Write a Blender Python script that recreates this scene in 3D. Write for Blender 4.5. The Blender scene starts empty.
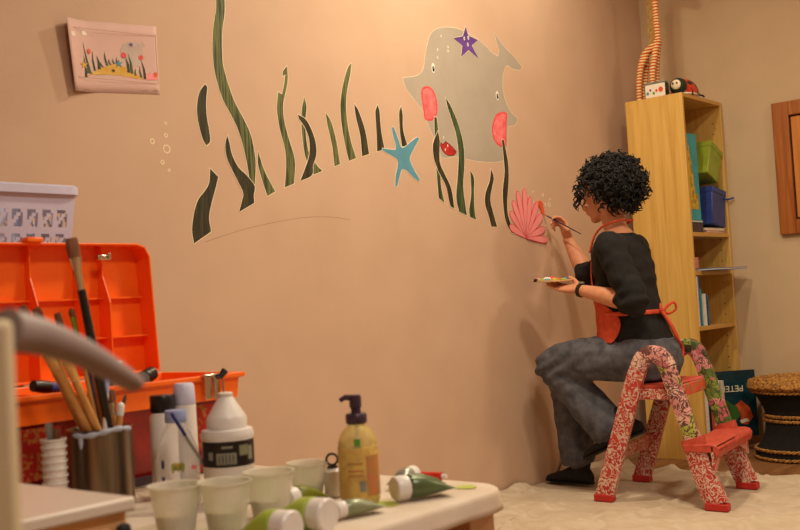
import bpy, bmesh, math, random
from mathutils import Vector, Matrix, noise, Quaternion
V = Vector
PI = math.pi
SC = bpy.context.scene
COL = SC.collection
random.seed(7)
rnd = random.uniform
WALL_Y = 2.71
WALL_X = 5.56
TABLE_Z = .545

# ---------------------------------------------------------------- materials
def lin(c):
    def f(v):
        v /= 255.0
        return v / 12.92 if v <= .04045 else ((v + .055) / 1.055) ** 2.4
    return (f(c[0]), f(c[1]), f(c[2]), 1)

def mat(name, c1, c2=None, rough=.6, metal=0, scale=(20, 20, 20), bump=0, detail=3, lo=.35, hi=.65, trans=0,
        ior=1.45, rot=(0, 0, 0), dist=0, coat=0, sss=0, tex='noise', alpha=1):
    m = bpy.data.materials.new(name)
    m.use_nodes = True
    nt = m.node_tree
    b = nt.nodes['Principled BSDF']
    b.inputs['Roughness'].default_value = rough
    b.inputs['Metallic'].default_value = metal
    b.inputs['Transmission Weight'].default_value = trans
    b.inputs['IOR'].default_value = ior
    b.inputs['Coat Weight'].default_value = coat
    b.inputs['Alpha'].default_value = alpha
    if sss:
        b.inputs['Subsurface Weight'].default_value = sss
        b.inputs['Subsurface Radius'].default_value = (.01, .004, .002)
        b.inputs['Subsurface Scale'].default_value = .5
    if c2 is None:
        c2 = tuple(max(0, v * .93) for v in c1)
    tc = nt.nodes.new('ShaderNodeTexCoord')
    mp = nt.nodes.new('ShaderNodeMapping')
    mp.inputs['Scale'].default_value = scale
    mp.inputs['Rotation'].default_value = rot
    nt.links.new(tc.outputs['Object'], mp.inputs['Vector'])
    if tex == 'noise':
        n = nt.nodes.new('ShaderNodeTexNoise')
        n.inputs['Scale'].default_value = 1
        n.inputs['Detail'].default_value = detail
        n.inputs['Distortion'].default_value = dist
        out = n.outputs['Fac']
    elif tex == 'voronoi':
        n = nt.nodes.new('ShaderNodeTexVoronoi')
        n.inputs['Scale'].default_value = 1
        out = n.outputs['Distance']
    elif tex == 'wave':
        n = nt.nodes.new('ShaderNodeTexWave')
        n.inputs['Scale'].default_value = 1
        n.inputs['Distortion'].default_value = dist
        n.inputs['Detail'].default_value = detail
        n.bands_direction = 'Z'
        out = n.outputs['Fac']
    nt.links.new(mp.outputs['Vector'], n.inputs['Vector'])
    r = nt.nodes.new('ShaderNodeValToRGB')
    r.color_ramp.elements[0].position = lo
    r.color_ramp.elements[1].position = hi
    r.color_ramp.elements[0].color = lin(c1)
    r.color_ramp.elements[1].color = lin(c2)
    nt.links.new(out, r.inputs['Fac'])
    nt.links.new(r.outputs['Color'], b.inputs['Base Color'])
    if bump:
        bp = nt.nodes.new('ShaderNodeBump')
        bp.inputs['Strength'].default_value = min(1, bump)
        bp.inputs['Distance'].default_value = .01
        nt.links.new(out, bp.inputs['Height'])
        nt.links.new(bp.outputs['Normal'], b.inputs['Normal'])
    return m

def patch_mat(name, cols, scale, rough=.55, line=None, veins=None, vscale=40):
    """paper cut-outs pasted edge to edge, with optional printed squiggles"""
    m = bpy.data.materials.new(name)
    m.use_nodes = True
    nt = m.node_tree
    b = nt.nodes['Principled BSDF']
    b.inputs['Roughness'].default_value = rough
    b.inputs['Coat Weight'].default_value = .15
    tc = nt.nodes.new('ShaderNodeTexCoord')
    v = nt.nodes.new('ShaderNodeTexVoronoi')
    v.inputs['Scale'].default_value = scale
    nt.links.new(tc.outputs['Object'], v.inputs['Vector'])
    s = nt.nodes.new('ShaderNodeSeparateColor')
    nt.links.new(v.outputs['Color'], s.inputs['Color'])
    r = nt.nodes.new('ShaderNodeValToRGB')
    r.color_ramp.interpolation = 'CONSTANT'
    for k, c in enumerate(cols):
        if k < 2:
            e = r.color_ramp.elements[k]
        else:
            e = r.color_ramp.elements.new(k / len(cols))
        e.position = k / len(cols)
        e.color = lin(c)
    nt.links.new(s.outputs['Red'], r.inputs['Fac'])
    last = r.outputs['Color']
    if veins:
        n = nt.nodes.new('ShaderNodeTexNoise')
        n.inputs['Scale'].default_value = vscale
        n.inputs['Detail'].default_value = 1
        n.inputs['Distortion'].default_value = 1.5
        nt.links.new(tc.outputs['Object'], n.inputs['Vector'])
        r2 = nt.nodes.new('ShaderNodeValToRGB')
        els = r2.color_ramp.elements
        els[0].position = .44; els[0].color = (0, 0, 0, 1)
        els[1].position = .48; els[1].color = (1, 1, 1, 1)
        e = els.new(.54); e.color = (1, 1, 1, 1)
        e = els.new(.58); e.color = (0, 0, 0, 1)
        nt.links.new(n.outputs['Fac'], r2.inputs['Fac'])
        mx = nt.nodes.new('ShaderNodeMix')
        mx.data_type = 'RGBA'
        nt.links.new(r2.outputs['Color'], mx.inputs['Factor'])
        nt.links.new(last, mx.inputs['A'])
        mx.inputs['B'].default_value = lin(veins)
        last = mx.outputs['Result']
    nt.links.new(last, b.inputs['Base Color'])
    return m

# ---------------------------------------------------------------- mesh builder
class MB:
    def __init__(s):
        s.v = []; s.f = []; s.m = []; s.mi = 0

    def add(s, vs, fs):
        o = len(s.v)
        s.v += [V(p) for p in vs]
        for f in fs:
            s.f.append([i + o for i in f]); s.m.append(s.mi)
        return s

    def box(s, c, size, rot=None):
        x, y, z = size[0] / 2, size[1] / 2, size[2] / 2
        vs = [V((a * x, b * y, d * z)) for a in (-1, 1) for b in (-1, 1) for d in (-1, 1)]
        if rot is not None:
            vs = [rot @ p for p in vs]
        c = V(c)
        return s.add([p + c for p in vs], [(0, 1, 3, 2), (4, 6, 7, 5), (0, 4, 5, 1), (2, 3, 7, 6), (0, 2, 6, 4), (1, 5, 7, 3)])

    def bx(s, x0, x1, y0, y1, z0, z1):
        return s.box(((x0 + x1) / 2, (y0 + y1) / 2, (z0 + z1) / 2), (x1 - x0, y1 - y0, z1 - z0))

    def loft(s, rings, cap=True, closed=False):
        n = len(rings[0]); vs = [p for r in rings for p in r]; fs = []
        m = len(rings)
        for i in range(m if closed else m - 1):
            for j in range(n):
                a = i * n + j; b = i * n + (j + 1) % n
                k = ((i + 1) % m) * n
                fs.append((a, b, k + (j + 1) % n, k + j))
        if cap and not closed:
            fs.append(tuple(range(n))[::-1]); fs.append(tuple((m - 1) * n + j for j in range(n)))
        return s.add(vs, fs)

    def tube(s, pts, r, seg=10, cap=True, flat=1.0, up=None, closed=False):
        pts = [V(p) for p in pts]
        n = len(pts)
        if not hasattr(r, '__len__'):
            r = [r] * n
        rings = []; u = None
        for i, p in enumerate(pts):
            if closed:
                t = pts[(i + 1) % n] - pts[i - 1]
            else:
                t = pts[min(i + 1, n - 1)] - pts[max(i - 1, 0)]
            t.normalize()
            if u is None:
                u = V(up) if up else (V((0, 0, 1)) if abs(t.z) < .9 else V((1, 0, 0)))
            u = (u - t * u.dot(t))
            if u.length < 1e-6:
                u = t.orthogonal()
            u.normalize()
            w = t.cross(u)
            rings.append([p + u * (math.cos(a) * r[i] * flat) + w * (math.sin(a) * r[i]) for a in
                          [2 * PI * k / seg for k in range(seg)]])
        return s.loft(rings, cap, closed)

    def lathe(s, prof, c=(0, 0, 0), seg=28, axis=(0, 0, 1), sx=1, sy=1, xdir=None, cap=True):
        ax = V(axis).normalized()
        u = V(xdir) if xdir else (V((1, 0, 0)) if abs(ax.x) < .9 else V((0, 1, 0)))
        u = (u - ax * u.dot(ax)).normalized(); w = ax.cross(u)
        c = V(c)
        rings = [[c + ax * z + u * (math.cos(a) * r * sx) + w * (math.sin(a) * r * sy) for a in
                  [2 * PI * k / seg for k in range(seg)]] for r, z in prof]
        return s.loft(rings, cap)

    def ell(s, c, rx, ry, rz, R=None, n=14, m=9):
        c = V(c); rings = []
        for i in range(1, m):
            th = PI * i / m
            rg = []
            for k in range(n):
                a = 2 * PI * k / n
                p = V((rx * math.sin(th) * math.cos(a), ry * math.sin(th) * math.sin(a), -rz * math.cos(th)))
                rg.append(c + (R @ p if R is not None else p))
            rings.append(rg)
        return s.loft(rings, True)

    def prism(s, poly, o, u, v, d):
        """extrude a 2-D outline: o + u*a + v*b, by vector d"""
        o, u, v, d = V(o), V(u), V(v), V(d)
        a = [o + u * p[0] + v * p[1] for p in poly]
        n = len(a)
        bmx = bmesh.new()
        f = bmx.faces.new([bmx.verts.new(p) for p in a]); f.normal_update()
        res = bmesh.ops.triangulate(bmx, faces=[f])
        bmx.verts.index_update()
        tri = [[w.index for w in t.verts] for t in bmx.faces]
        bmx.free()
        fs = [tuple(t) for t in tri] + [tuple(i + n for i in t[::-1]) for t in tri]
        fs += [(j, j + n, (j + 1) % n + n, (j + 1) % n)[::-1] for j in range(n)]
        return s.add(a + [p + d for p in a], fs)

    def build(s, name, mats, parent=None, smooth=None, bevel=0, subsurf=0, solid=0, origin=True):
        me = bpy.data.meshes.new(name)
        vs = s.v
        loc = V((0, 0, 0))
        if parent is None and origin and vs:
            xs = [p.x for p in vs]; ys = [p.y for p in vs]; zs = [p.z for p in vs]
            loc = V(((min(xs) + max(xs)) / 2, (min(ys) + max(ys)) / 2, min(zs)))
            vs = [p - loc for p in vs]
        me.from_pydata([tuple(p) for p in vs], [], s.f)
        if not isinstance(mats, (list, tuple)):
            mats = [mats]
        for m in mats:
            me.materials.append(m)
        bmx = bmesh.new(); bmx.from_mesh(me)
        for i, f in enumerate(bmx.faces):
            f.material_index = s.m[i]
        bmesh.ops.recalc_face_normals(bmx, faces=bmx.faces)
        bmx.to_mesh(me); bmx.free()
        o = bpy.data.objects.new(name, me)
        COL.objects.link(o)
        if parent is not None:
            o.parent = parent
            if parent.parent is None and parent.type == 'EMPTY':
                o.location = -parent.location
            elif parent.parent is None:
                o.location = -parent.location
        else:
            o.location = loc
        if bevel:
            b = o.modifiers.new('b', 'BEVEL'); b.width = bevel; b.segments = 2; b.limit_method = 'ANGLE'; b.angle_limit = .6
        if solid:
            b = o.modifiers.new('s', 'SOLIDIFY'); b.thickness = solid; b.offset = 0
        if subsurf:
            b = o.modifiers.new('ss', 'SUBSURF'); b.levels = subsurf; b.render_levels = subsurf
        if smooth is None:
            smooth = .7
        if smooth:
            for p in me.polygons:
                p.use_smooth = True
            me.set_sharp_from_angle(angle=smooth)
        return o

def tag(o, label=None, cat=None, group=None, kind=None):
    if label: o['label'] = label
    if cat: o['category'] = cat
    if group: o['group'] = group
    if kind: o['kind'] = kind
    return o

def thing(name, label, cat, loc=(0, 0, 0), group=None):
    o = bpy.data.objects.new(name, None)
    o.empty_display_size = .05
    COL.objects.link(o)
    o.location = loc
    return tag(o, label, cat, group)

def remesh(o, vox, smooth=4, wrinkle=None):
    m = o.modifiers.new('r', 'REMESH'); m.mode = 'VOXEL'; m.voxel_size = vox; m.adaptivity = 0
    s = o.modifiers.new('s', 'SMOOTH'); s.factor = .5; s.iterations = smooth
    dg = bpy.context.evaluated_depsgraph_get()
    me = bpy.data.meshes.new_from_object(o.evaluated_get(dg))
    for mt in o.data.materials:
        if mt.name not in [q.name for q in me.materials if q]:
            me.materials.append(mt)
    old = o.data
    o.modifiers.clear(); o.data = me; bpy.data.meshes.remove(old)
    if wrinkle:
        nrm = [v.normal.copy() for v in me.vertices]
        for v, n in zip(me.vertices, nrm):
            v.co += n * wrinkle(v.co)
    for p in me.polygons:
        p.use_smooth = True
    return o

def lerp(a, b, t): return a + (b - a) * t
def rotz(a): return Matrix.Rotation(a, 3, 'Z')

def spline(pts, n=6, closed=False, sharp=60):
    """Catmull-Rom through points, keeping corners sharper than the angle given"""
    P = [V(p) for p in pts]; N = len(P)
    T = []
    for i in range(N):
        a = P[i - 1] if (closed or i > 0) else P[i]
        b = P[(i + 1) % N] if (closed or i < N - 1) else P[i]
        t = (b - a) / 2
        d1 = P[i] - a; d2 = b - P[i]
        if d1.length > 1e-9 and d2.length > 1e-9 and d1.angle(d2) > math.radians(sharp):
            T.append(None)
        else:
            m = min(d1.length, d2.length) if min(d1.length, d2.length) > 1e-9 else max(d1.length, d2.length)
            if t.length > 0: t = t.normalized() * min(t.length, m * 1.2)
            T.append(t)
    out = []
    for i in range(N if closed else N - 1):
        j = (i + 1) % N
        d = P[j] - P[i]
        t0 = T[i] if T[i] is not None else d
        t1 = T[j] if T[j] is not None else d
        for k in range(n):
            t = k / n
            h00 = 2 * t ** 3 - 3 * t ** 2 + 1; h10 = t ** 3 - 2 * t ** 2 + t
            h01 = -2 * t ** 3 + 3 * t ** 2; h11 = t ** 3 - t ** 2
            out.append(P[i] * h00 + t0 * h10 + P[j] * h01 + t1 * h11)
    if not closed: out.append(P[-1])
    return out

def grow(poly, d):
    N = len(poly)
    A = sum(poly[i - 1][0] * poly[i][1] - poly[i][0] * poly[i - 1][1] for i in range(N))
    s = 1 if A > 0 else -1
    out = []
    for i in range(N):
        a, b, c = V(poly[i - 1]), V(poly[i]), V(poly[(i + 1) % N])
        e1 = (b - a); e2 = (c - b)
        if e1.length < 1e-9: e1 = e2
        if e2.length < 1e-9: e2 = e1
        n1 = V((e1.y, -e1.x)).normalized() * s; n2 = V((e2.y, -e2.x)).normalized() * s
        n = n1 + n2
        n = n.normalized() if n.length > .2 else n1
        out.append(b + n * (d / max(.6, n.dot(n1))))
    return out

# ---------------------------------------------------------------- palette
M_WALL = mat('peach wall paint', (202, 168, 142), (197, 163, 137), rough=.75, scale=(5, 5, 5), detail=6, bump=.03)
M_WALLR = mat('sand wall paint', (203, 176, 142), (198, 171, 137), rough=.75, scale=(5, 5, 5), detail=6, bump=.03)
M_CEIL = mat('ceiling paint', (225, 215, 200), rough=.9)
M_OAK = mat('pale oak veneer', (222, 180, 98), (196, 150, 70), rough=.45, scale=(28, 28, 1.3), detail=4, dist=1.2, lo=.35, hi=.75)
M_FLOOR = mat('floor boards', (150, 104, 66), (116, 76, 44), rough=.4, scale=(2, 22, 2), detail=5, dist=.8)
M_CLOTH = mat('cream cotton sheet', (196, 178, 156), (184, 164, 138), rough=.9, scale=(9, 5, 7), detail=6, dist=2.5, bump=.5)
M_CREAM = mat('cream outline paint', (242, 222, 190), rough=.7)
M_FROND_L = mat('mid green seaweed paint', (52, 56, 28), (104, 108, 60), rough=.65, scale=(130, 130, 7), detail=2, lo=.42, hi=.55)
M_FROND_D = mat('dark olive seaweed paint', (40, 36, 18), (74, 66, 34), rough=.65, scale=(140, 140, 8), detail=2, lo=.45, hi=.68)
M_FROND_G = mat('bottle green seaweed paint', (40, 52, 30), (74, 92, 52), rough=.65, scale=(130, 130, 7), detail=2, lo=.42, hi=.6)
M_WHALE = mat('grey whale paint', (174, 161, 146), (167, 154, 139), rough=.7, scale=(6, 6, 6))
M_CHEEK = mat('coral pink paint', (240, 128, 128), (226, 88, 92), rough=.7, scale=(25, 25, 25))
M_CHEEK_E = mat('red cheek edge paint', (214, 56, 60), (232, 92, 92), rough=.7, scale=(90, 90, 90))
M_WHITE = mat('white paint', (240, 232, 220), rough=.6)
M_BLACK = mat('black paint', (22, 18, 16), rough=.5)
M_LIP = mat('red lip paint', (186, 36, 34), (160, 24, 26), rough=.6)
M_PURPLE = mat('purple paint', (104, 64, 142), (88, 52, 124), rough=.7, scale=(30, 30, 30))
M_TEAL = mat('teal paint', (92, 150, 170), (80, 138, 158), rough=.7, scale=(14, 14, 14))
M_SHELL = mat('shell pink paint', (243, 138, 140), (236, 150, 146), rough=.7, scale=(30, 30, 30))
M_SHELL_E = mat('deep pink paint', (214, 78, 92), rough=.7)
M_ORANGEP = mat('orange paint', (226, 92, 50), rough=.7)
M_SKIN = mat('skin', (212, 148, 112), (204, 138, 102), rough=.5, scale=(40, 40, 40), sss=.08)
M_HAIR = mat('black curly hair', (9, 7, 6), (18, 13, 11), rough=.75, scale=(200, 200, 200))
M_KNIT = mat('black knit', (22, 19, 19), (14, 12, 12), rough=.9, scale=(300, 300, 60), bump=.1)
M_DENIM = mat('grey blue denim', (96, 96, 104), (62, 64, 72), rough=.85, scale=(26, 26, 26), detail=8, bump=.06, lo=.3, hi=.7)
M_APRON = mat('orange red apron cloth', (214, 84, 50), (196, 66, 38), rough=.8, scale=(30, 30, 30), bump=.05)
M_BOOT = mat('black suede', (24, 19, 18), (15, 12, 12), rough=.8, scale=(60, 60, 60))
M_REDLACE = patch_mat('red paper with white lace print', [(178, 50, 42), (188, 60, 50)], 14, veins=(212, 190, 172), vscale=40)
M_RED = mat('brick red paint', (200, 82, 62), (180, 64, 50), rough=.5, scale=(30, 30, 30))
M_REDFOOT = mat('red rubber', (190, 42, 34), rough=.6)
M_COLL_P = patch_mat('pink paper cut outs', [(206, 140, 136), (222, 164, 152), (190, 110, 112), (170, 176, 70), (214, 150, 146), (120, 72, 70), (226, 184, 166)], 24, veins=(92, 52, 52), vscale=34)
M_COLL_G = patch_mat('green floral paper cut outs', [(122, 140, 58), (96, 116, 48), (150, 160, 74), (196, 96, 110), (72, 86, 38), (228, 150, 150), (110, 130, 56), (60, 40, 34)], 30, veins=(64, 76, 34), vscale=34)
M_TRI = patch_mat('orange paper with grey green shards', [(222, 92, 62), (226, 100, 66), (150, 140, 100), (216, 84, 56)], 34)
M_BLUEBOX = mat('blue plastic', (46, 66, 140), (38, 56, 124), rough=.4)
M_LIME = mat('lime green plastic', (150, 168, 52), (136, 154, 44), rough=.4)
M_PAPER = mat('paper', (236, 226, 208), (226, 214, 196), rough=.8, scale=(4, 4, 120))
M_TEALBOOK = mat('turquoise cover', (38, 168, 182), (28, 150, 168), rough=.35)
M_YELLOW = mat('yellow print', (214, 184, 60), (160, 130, 40), rough=.5, scale=(60, 60, 40), lo=.45, hi=.6)
M_ORANGE = mat('orange plastic', (255, 114, 26), (252, 106, 22), rough=.35)
M_REDBOX = mat('dark red plastic', (150, 22, 14), (124, 16, 10), rough=.25, coat=.2)
M_ORNAM = mat('bronze ornament print', (150, 22, 14), (160, 92, 40), rough=.4, scale=(90, 90, 90), lo=.5, hi=.58, detail=4)
M_BASKET = mat('lilac white plastic', (204, 204, 228), (198, 198, 222), rough=.35)
M_STEEL = mat('brushed steel', (150, 132, 110), (92, 78, 64), rough=.28, metal=.9, scale=(26, 26, 2), dist=.6)
M_CHROME = mat('polished metal', (220, 210, 190), rough=.2, metal=1)
M_GOLD = mat('brass ferrule', (206, 160, 84), rough=.25, metal=1)
M_BRISTLE = mat('brown bristle', (128, 74, 42), (92, 52, 28), rough=.8, scale=(300, 300, 20))
M_TANWOOD = mat('tan wood handle', (206, 150, 84), (190, 132, 68), rough=.45, scale=(80, 80, 8))
M_BLKPLAST = mat('black plastic', (26, 22, 24), rough=.3)
M_WHTPLAST = mat('white plastic', (228, 222, 214), (220, 212, 204), rough=.35)
M_MILK = mat('milky clear plastic', (242, 234, 220), (226, 224, 198), rough=.3, trans=.4, scale=(18, 18, 18), ior=1.15, alpha=.7)
M_CLEAR = mat('clear plastic', (240, 234, 230), rough=.06, trans=.8, ior=1.1, alpha=.6)
M_GEL = mat('yellow green soap', (232, 214, 150), (224, 204, 132), rough=.12, trans=.6, ior=1.15)
M_LBL_Y = mat('yellow label', (214, 182, 92), (196, 152, 84), rough=.5, scale=(60, 60, 60), lo=.4, hi=.7)
M_LBL_R = mat('red brown label', (196, 112, 72), (170, 130, 66), rough=.5, scale=(60, 60, 60))
M_GREEN = mat('leaf green print', (84, 150, 40), rough=.5)
M_DKPLUM = mat('dark plum plastic', (64, 44, 60), rough=.35)
M_TUBE_G = mat('dark green tube', (96, 112, 74), (84, 98, 62), rough=.3, metal=.2)
M_TUBE_GG = mat('grey green tube', (140, 144, 112), (126, 132, 98), rough=.35, metal=.2)
M_TUBE_L = mat('lime tube', (168, 186, 78), (150, 168, 58), rough=.35)
M_TUBE_O = mat('olive tube', (130, 134, 34), (104, 106, 28), rough=.35)
M_TUBE_S = mat('silver grey tube', (150, 150, 140), (120, 122, 116), rough=.3, metal=.4)
M_REDTUBE = mat('scarlet tube', (206, 48, 32), (190, 36, 26), rough=.35)
M_BLUECAP = mat('powder blue cap', (156, 168, 214), rough=.45)
M_NAVY = mat('navy print', (30, 40, 110), rough=.5)
M_CHESTW = mat('cream lacquer', (210, 197, 182), (204, 190, 174), rough=.35, scale=(3, 3, 3))
M_BIRCH = mat('birch wood', (214, 168, 118), (200, 150, 100), rough=.5, scale=(3, 40, 40), dist=.5)
M_CHAIR = mat('cream chair paint', (206, 188, 150), (198, 178, 140), rough=.5, scale=(4, 4, 4))
M_CHAIRG = mat('grey lilac chair paint', (150, 132, 128), (140, 122, 118), rough=.5)
M_PEACHWOOD = mat('peach table wood', (206, 164, 124), (196, 152, 112), rough=.5, scale=(4, 4, 30))
M_TCLOTH = mat('pale stained table cloth', (214, 198, 180), (202, 182, 160), rough=.75, scale=(9, 9, 9), bump=.05)
M_STAIN = mat('lime paint stain', (182, 190, 86), rough=.6)
M_FRAME = mat('orange brown wood', (176, 104, 44), (150, 82, 30), rough=.4, scale=(30, 30, 2), dist=1)
M_FRAMEIN = mat('honey wood panel', (206, 134, 60), (190, 116, 46), rough=.4, scale=(24, 24, 2), dist=1)
M_WOVEN = mat('black woven cane', (12, 10, 9), (34, 26, 20), rough=.95, scale=(160, 160, 160), lo=.5, hi=.7, bump=.3)
M_ROPE = mat('straw rope', (196, 140, 66), (110, 70, 28), rough=.8, scale=(90, 90, 90), bump=.4)
M_DRAWPAPER = mat('drawing paper', (214, 178, 168), (208, 170, 160), rough=.8, scale=(8, 8, 8))
M_DUNE = mat('yellow dune paint', (222, 178, 84), (206, 158, 66), rough=.8, scale=(60, 60, 60))
M_PENCIL = mat('pencil', (168, 130, 110), rough=.8)
M_STRIPE = mat('red cream striped cloth', (196, 66, 34), (236, 208, 140), rough=.8, scale=(20, 20, 20), tex='wave', detail=1, dist=1.5, lo=.45, hi=.55)
M_FRINGE = mat('straw fringe', (206, 160, 70), rough=.9, scale=(200, 200, 20))
M_LADYRED = mat('red spotted shell paint', (206, 58, 36), (40, 28, 20), rough=.3, scale=(26, 26, 26), lo=.56, hi=.6, detail=1)
M_DKGREEN = mat('dark green felt', (32, 50, 36), rough=.7)
M_PETER = mat('dark teal cover', (20, 58, 66), (12, 40, 50), rough=.35, scale=(20, 20, 20))
M_GREENPRINT = mat('green print', (64, 110, 46), rough=.4)
M_ORPRINT = mat('orange print', (214, 100, 44), (180, 60, 30), rough=.4, scale=(30, 30, 30))
M_PINKBLK = mat('salmon paper', (226, 150, 130), (214, 132, 112), rough=.7, scale=(4, 4, 200))
M_BLUEBOOK = mat('mid blue cover', (44, 120, 190), (36, 104, 174), rough=.35)
M_TANFELT = mat('taupe cloth', (170, 140, 124), rough=.8)
# ---------------------------------------------------------------- camera
cam_d = bpy.data.cameras.new('camera')
cam = bpy.data.objects.new('camera', cam_d)
COL.objects.link(cam)
cam_d.sensor_width = 36; cam_d.lens = 1050 / 800 * 36
cam_d.clip_start = .05
cam_d.dof.use_dof = True; cam_d.dof.focus_distance = 4.2; cam_d.dof.aperture_fstop = 6.2
cam.matrix_world = Matrix([[0.639389, 0.009056, -0.76883, 0], [-0.766623, -0.069112, -0.638367, 0], [-0.058917, 0.997568, -0.037247, 0.88], [0, 0, 0, 1]])
SC.camera = cam

# ---------------------------------------------------------------- room
def struct(name, mb, m, **k):
    return tag(mb.build(name, m, smooth=0, **k), kind='structure')
X0, Y0, H = -2.2, -2.6, 2.95
struct('wall_mural', MB().bx(X0, WALL_X + .1, WALL_Y, WALL_Y + .1, 0, H), M_WALL)
struct('wall_right', MB().bx(WALL_X, WALL_X + .1, Y0, WALL_Y, 0, H), M_WALLR)
struct('wall_left', MB().bx(X0 - .1, X0, Y0, WALL_Y, 0, H), M_WALL)
struct('wall_back', MB().bx(X0 - .1, WALL_X + .1, Y0 - .1, Y0, 0, H), M_WALL)
struct('floor', MB().bx(X0 - .1, WALL_X + .1, Y0 - .1, WALL_Y + .1, -.1, 0), M_FLOOR)
struct('ceiling', MB().bx(X0 - .1, WALL_X + .1, Y0 - .1, WALL_Y + .1, H, H + .1), M_CEIL)

# ---------------------------------------------------------------- lights
def lamp(name, loc, power, col, size, target=None, spot=None):
    d = bpy.data.lights.new(name, 'AREA' if spot is None else 'SPOT')
    d.energy = power; d.color = col
    if spot is None:
        d.shape = 'DISK'; d.size = size
    else:
        d.spot_size = spot; d.spot_blend = .8; d.shadow_soft_size = size
    o = bpy.data.objects.new(name, d); COL.objects.link(o)
    o.location = loc
    t = V(target) if target else V((loc[0], loc[1], 0))
    o.rotation_euler = (t - V(loc)).to_track_quat('-Z', 'Y').to_euler()
    return o
WARM = (1, .865, .63)
lamp('ceiling_lamp', (2.7, .9, 2.9), 42, WARM, .35)
lamp('wall_side_lamp', (3.35, 1.95, 2.88), 26, WARM, .12)
lamp('corner_shadow_light', (4.35, 2.3, 2.85), 6, WARM, .08)  # unseen light added to throw giraffe and bookcase shadows on the right wall
lamp('room_fill', (0.6, -.6, 2.9), 44, (1, .92, .82), .5)  # added fill from the camera side, slightly cooler, no real fixture
lamp('right_wall_fill', (4.2, -.7, 2.9), 36, WARM, .4)  # unseen fill added to brighten the right wall
w = bpy.data.worlds.new('world'); SC.world = w; w.use_nodes = True
w.node_tree.nodes['Background'].inputs[0].default_value = (.02, .017, .014, 1)
SC.view_settings.view_transform = 'Standard'; SC.view_settings.look = 'None'
SC.view_settings.gamma = 1; SC.view_settings.exposure = 0; SC.view_settings.use_curve_mapping = False
SC.cycles.use_denoising = True
SC.cycles.max_bounces = 8

# ---------------------------------------------------------------- the mural on the wall
LAY = .0002
def paint(mb, poly, layer, mi=0, base=0):
    """a flat coat of paint on the wall: outline in wall metres (x, z)"""
    mb.mi = mi
    p = [q[:2] for q in poly]
    mb.prism(p, (0, WALL_Y - layer * LAY, 0), (1, 0, 0), (0, 0, 1), (0, LAY * (layer - base) + (.0006 if base == 0 else -.00002), 0))
def circ(c, rx, rz, n=20, tilt=0):
    return [(c[0] + rx * math.cos(a) * math.cos(tilt) - rz * math.sin(a) * math.sin(tilt),
             c[1] + rx * math.cos(a) * math.sin(tilt) + rz * math.sin(a) * math.cos(tilt)) for a in [2 * PI * k / n for k in range(n)]]

whale = thing('whale', 'big grey painted whale with two faces and a forked tail on the wall', 'painted whale', (3.7859, 2.71, 1.7921))
body = spline([(3.3546, 1.8128), (3.4415, 1.8325), (3.4814, 1.8548), (3.5004, 1.883), (3.5168, 1.9391), (3.5393, 1.9942), (3.5639, 2.0328), (3.6124, 2.0622), (3.6675, 2.077), (3.737, 2.0855), (3.7965, 2.0841), (3.8609, 2.0741), (3.9139, 2.062), (3.9717, 2.0409), (4.0205, 2.017), (4.0666, 2.0059), (4.0801, 2.0385), (4.0602, 2.0827), (4.0509, 2.117), (4.1055, 2.0741), (4.156, 2.0461), (4.2048, 2.0259), (4.2694, 1.9843), (4.2455, 1.9665), (4.1893, 1.9646), (4.1395, 1.9741), (4.1071, 1.9383), (4.0936, 1.8987), (4.0922, 1.849), (4.1069, 1.802), (4.1485, 1.7534), (4.2018, 1.7278), (4.176, 1.6962), (4.1152, 1.6814), (4.1038, 1.6167), (4.0722, 1.5204), (4.0052, 1.5066), (3.9439, 1.5025), (3.8444, 1.5004), (3.7488, 1.5055), (3.6829, 1.5092), (3.6169, 1.4981), (3.5818, 1.5017), (3.5566, 1.5304), (3.5326, 1.5908), (3.4985, 1.6433), (3.4665, 1.6996), (3.4257, 1.729), (3.3861, 1.7581), (3.3628, 1.7888)], 5, True)
b = MB(); paint(b, grow(body, .002), 1, 1, .1); paint(b, body, 2, 0, 1)
b.build('body', [M_WHALE, M_CREAM], whale, smooth=0)
for c in ((3.5646, 1.8832), (4.042, 1.8191)):
    b = MB(); paint(b, circ(c, .0125, .022), 3, 0, 2); paint(b, circ((c[0] + .001, c[1] - .004), .0075, .0125), 4, 1, 3)
    paint(b, circ((c[0] + .003, c[1]), .002, .003, 8), 5, 0, 4)
    b.build('eye', [M_WHITE, M_BLACK], whale, smooth=0)
for pts in ([(3.4743, 1.7814), (3.4995, 1.7951), (3.534, 1.7972), (3.5631, 1.7748), (3.5779, 1.7332), (3.5722, 1.6893), (3.541, 1.656), (3.5059, 1.6495), (3.4829, 1.6588), (3.4768, 1.7007), (3.4697, 1.7468)], [(4.1139, 1.7451), (4.0726, 1.7465), (4.0212, 1.7262), (3.988, 1.6812), (3.981, 1.6389), (3.9956, 1.6031), (4.0299, 1.5827), (4.0705, 1.5788), (4.0922, 1.5876), (4.099, 1.6634)]):
    p = spline(pts, 5, True)
    b = MB(); paint(b, p, 3, 1, 2); paint(b, grow(p, -.009), 4, 0, 3)
    b.build('cheek', [M_CHEEK, M_CHEEK_E], whale, smooth=0)
p = spline([(3.5794, 1.5628), (3.601, 1.5533), (3.6204, 1.5688), (3.6631, 1.5508), (3.6923, 1.5306), (3.6718, 1.515), (3.6255, 1.5135), (3.592, 1.5331)], 4, True)
b = MB(); paint(b, grow(p, .003), 3, 1, 2); paint(b, p, 4, 0, 3)
for c in ((3.633, 1.5524), (3.6148, 1.5344)): paint(b, circ(c, .0035, .006, 10), 5, 2, 4)
b.build('mouth', [M_LIP, M_BLACK, M_WHITE], whale, smooth=0)
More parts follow.
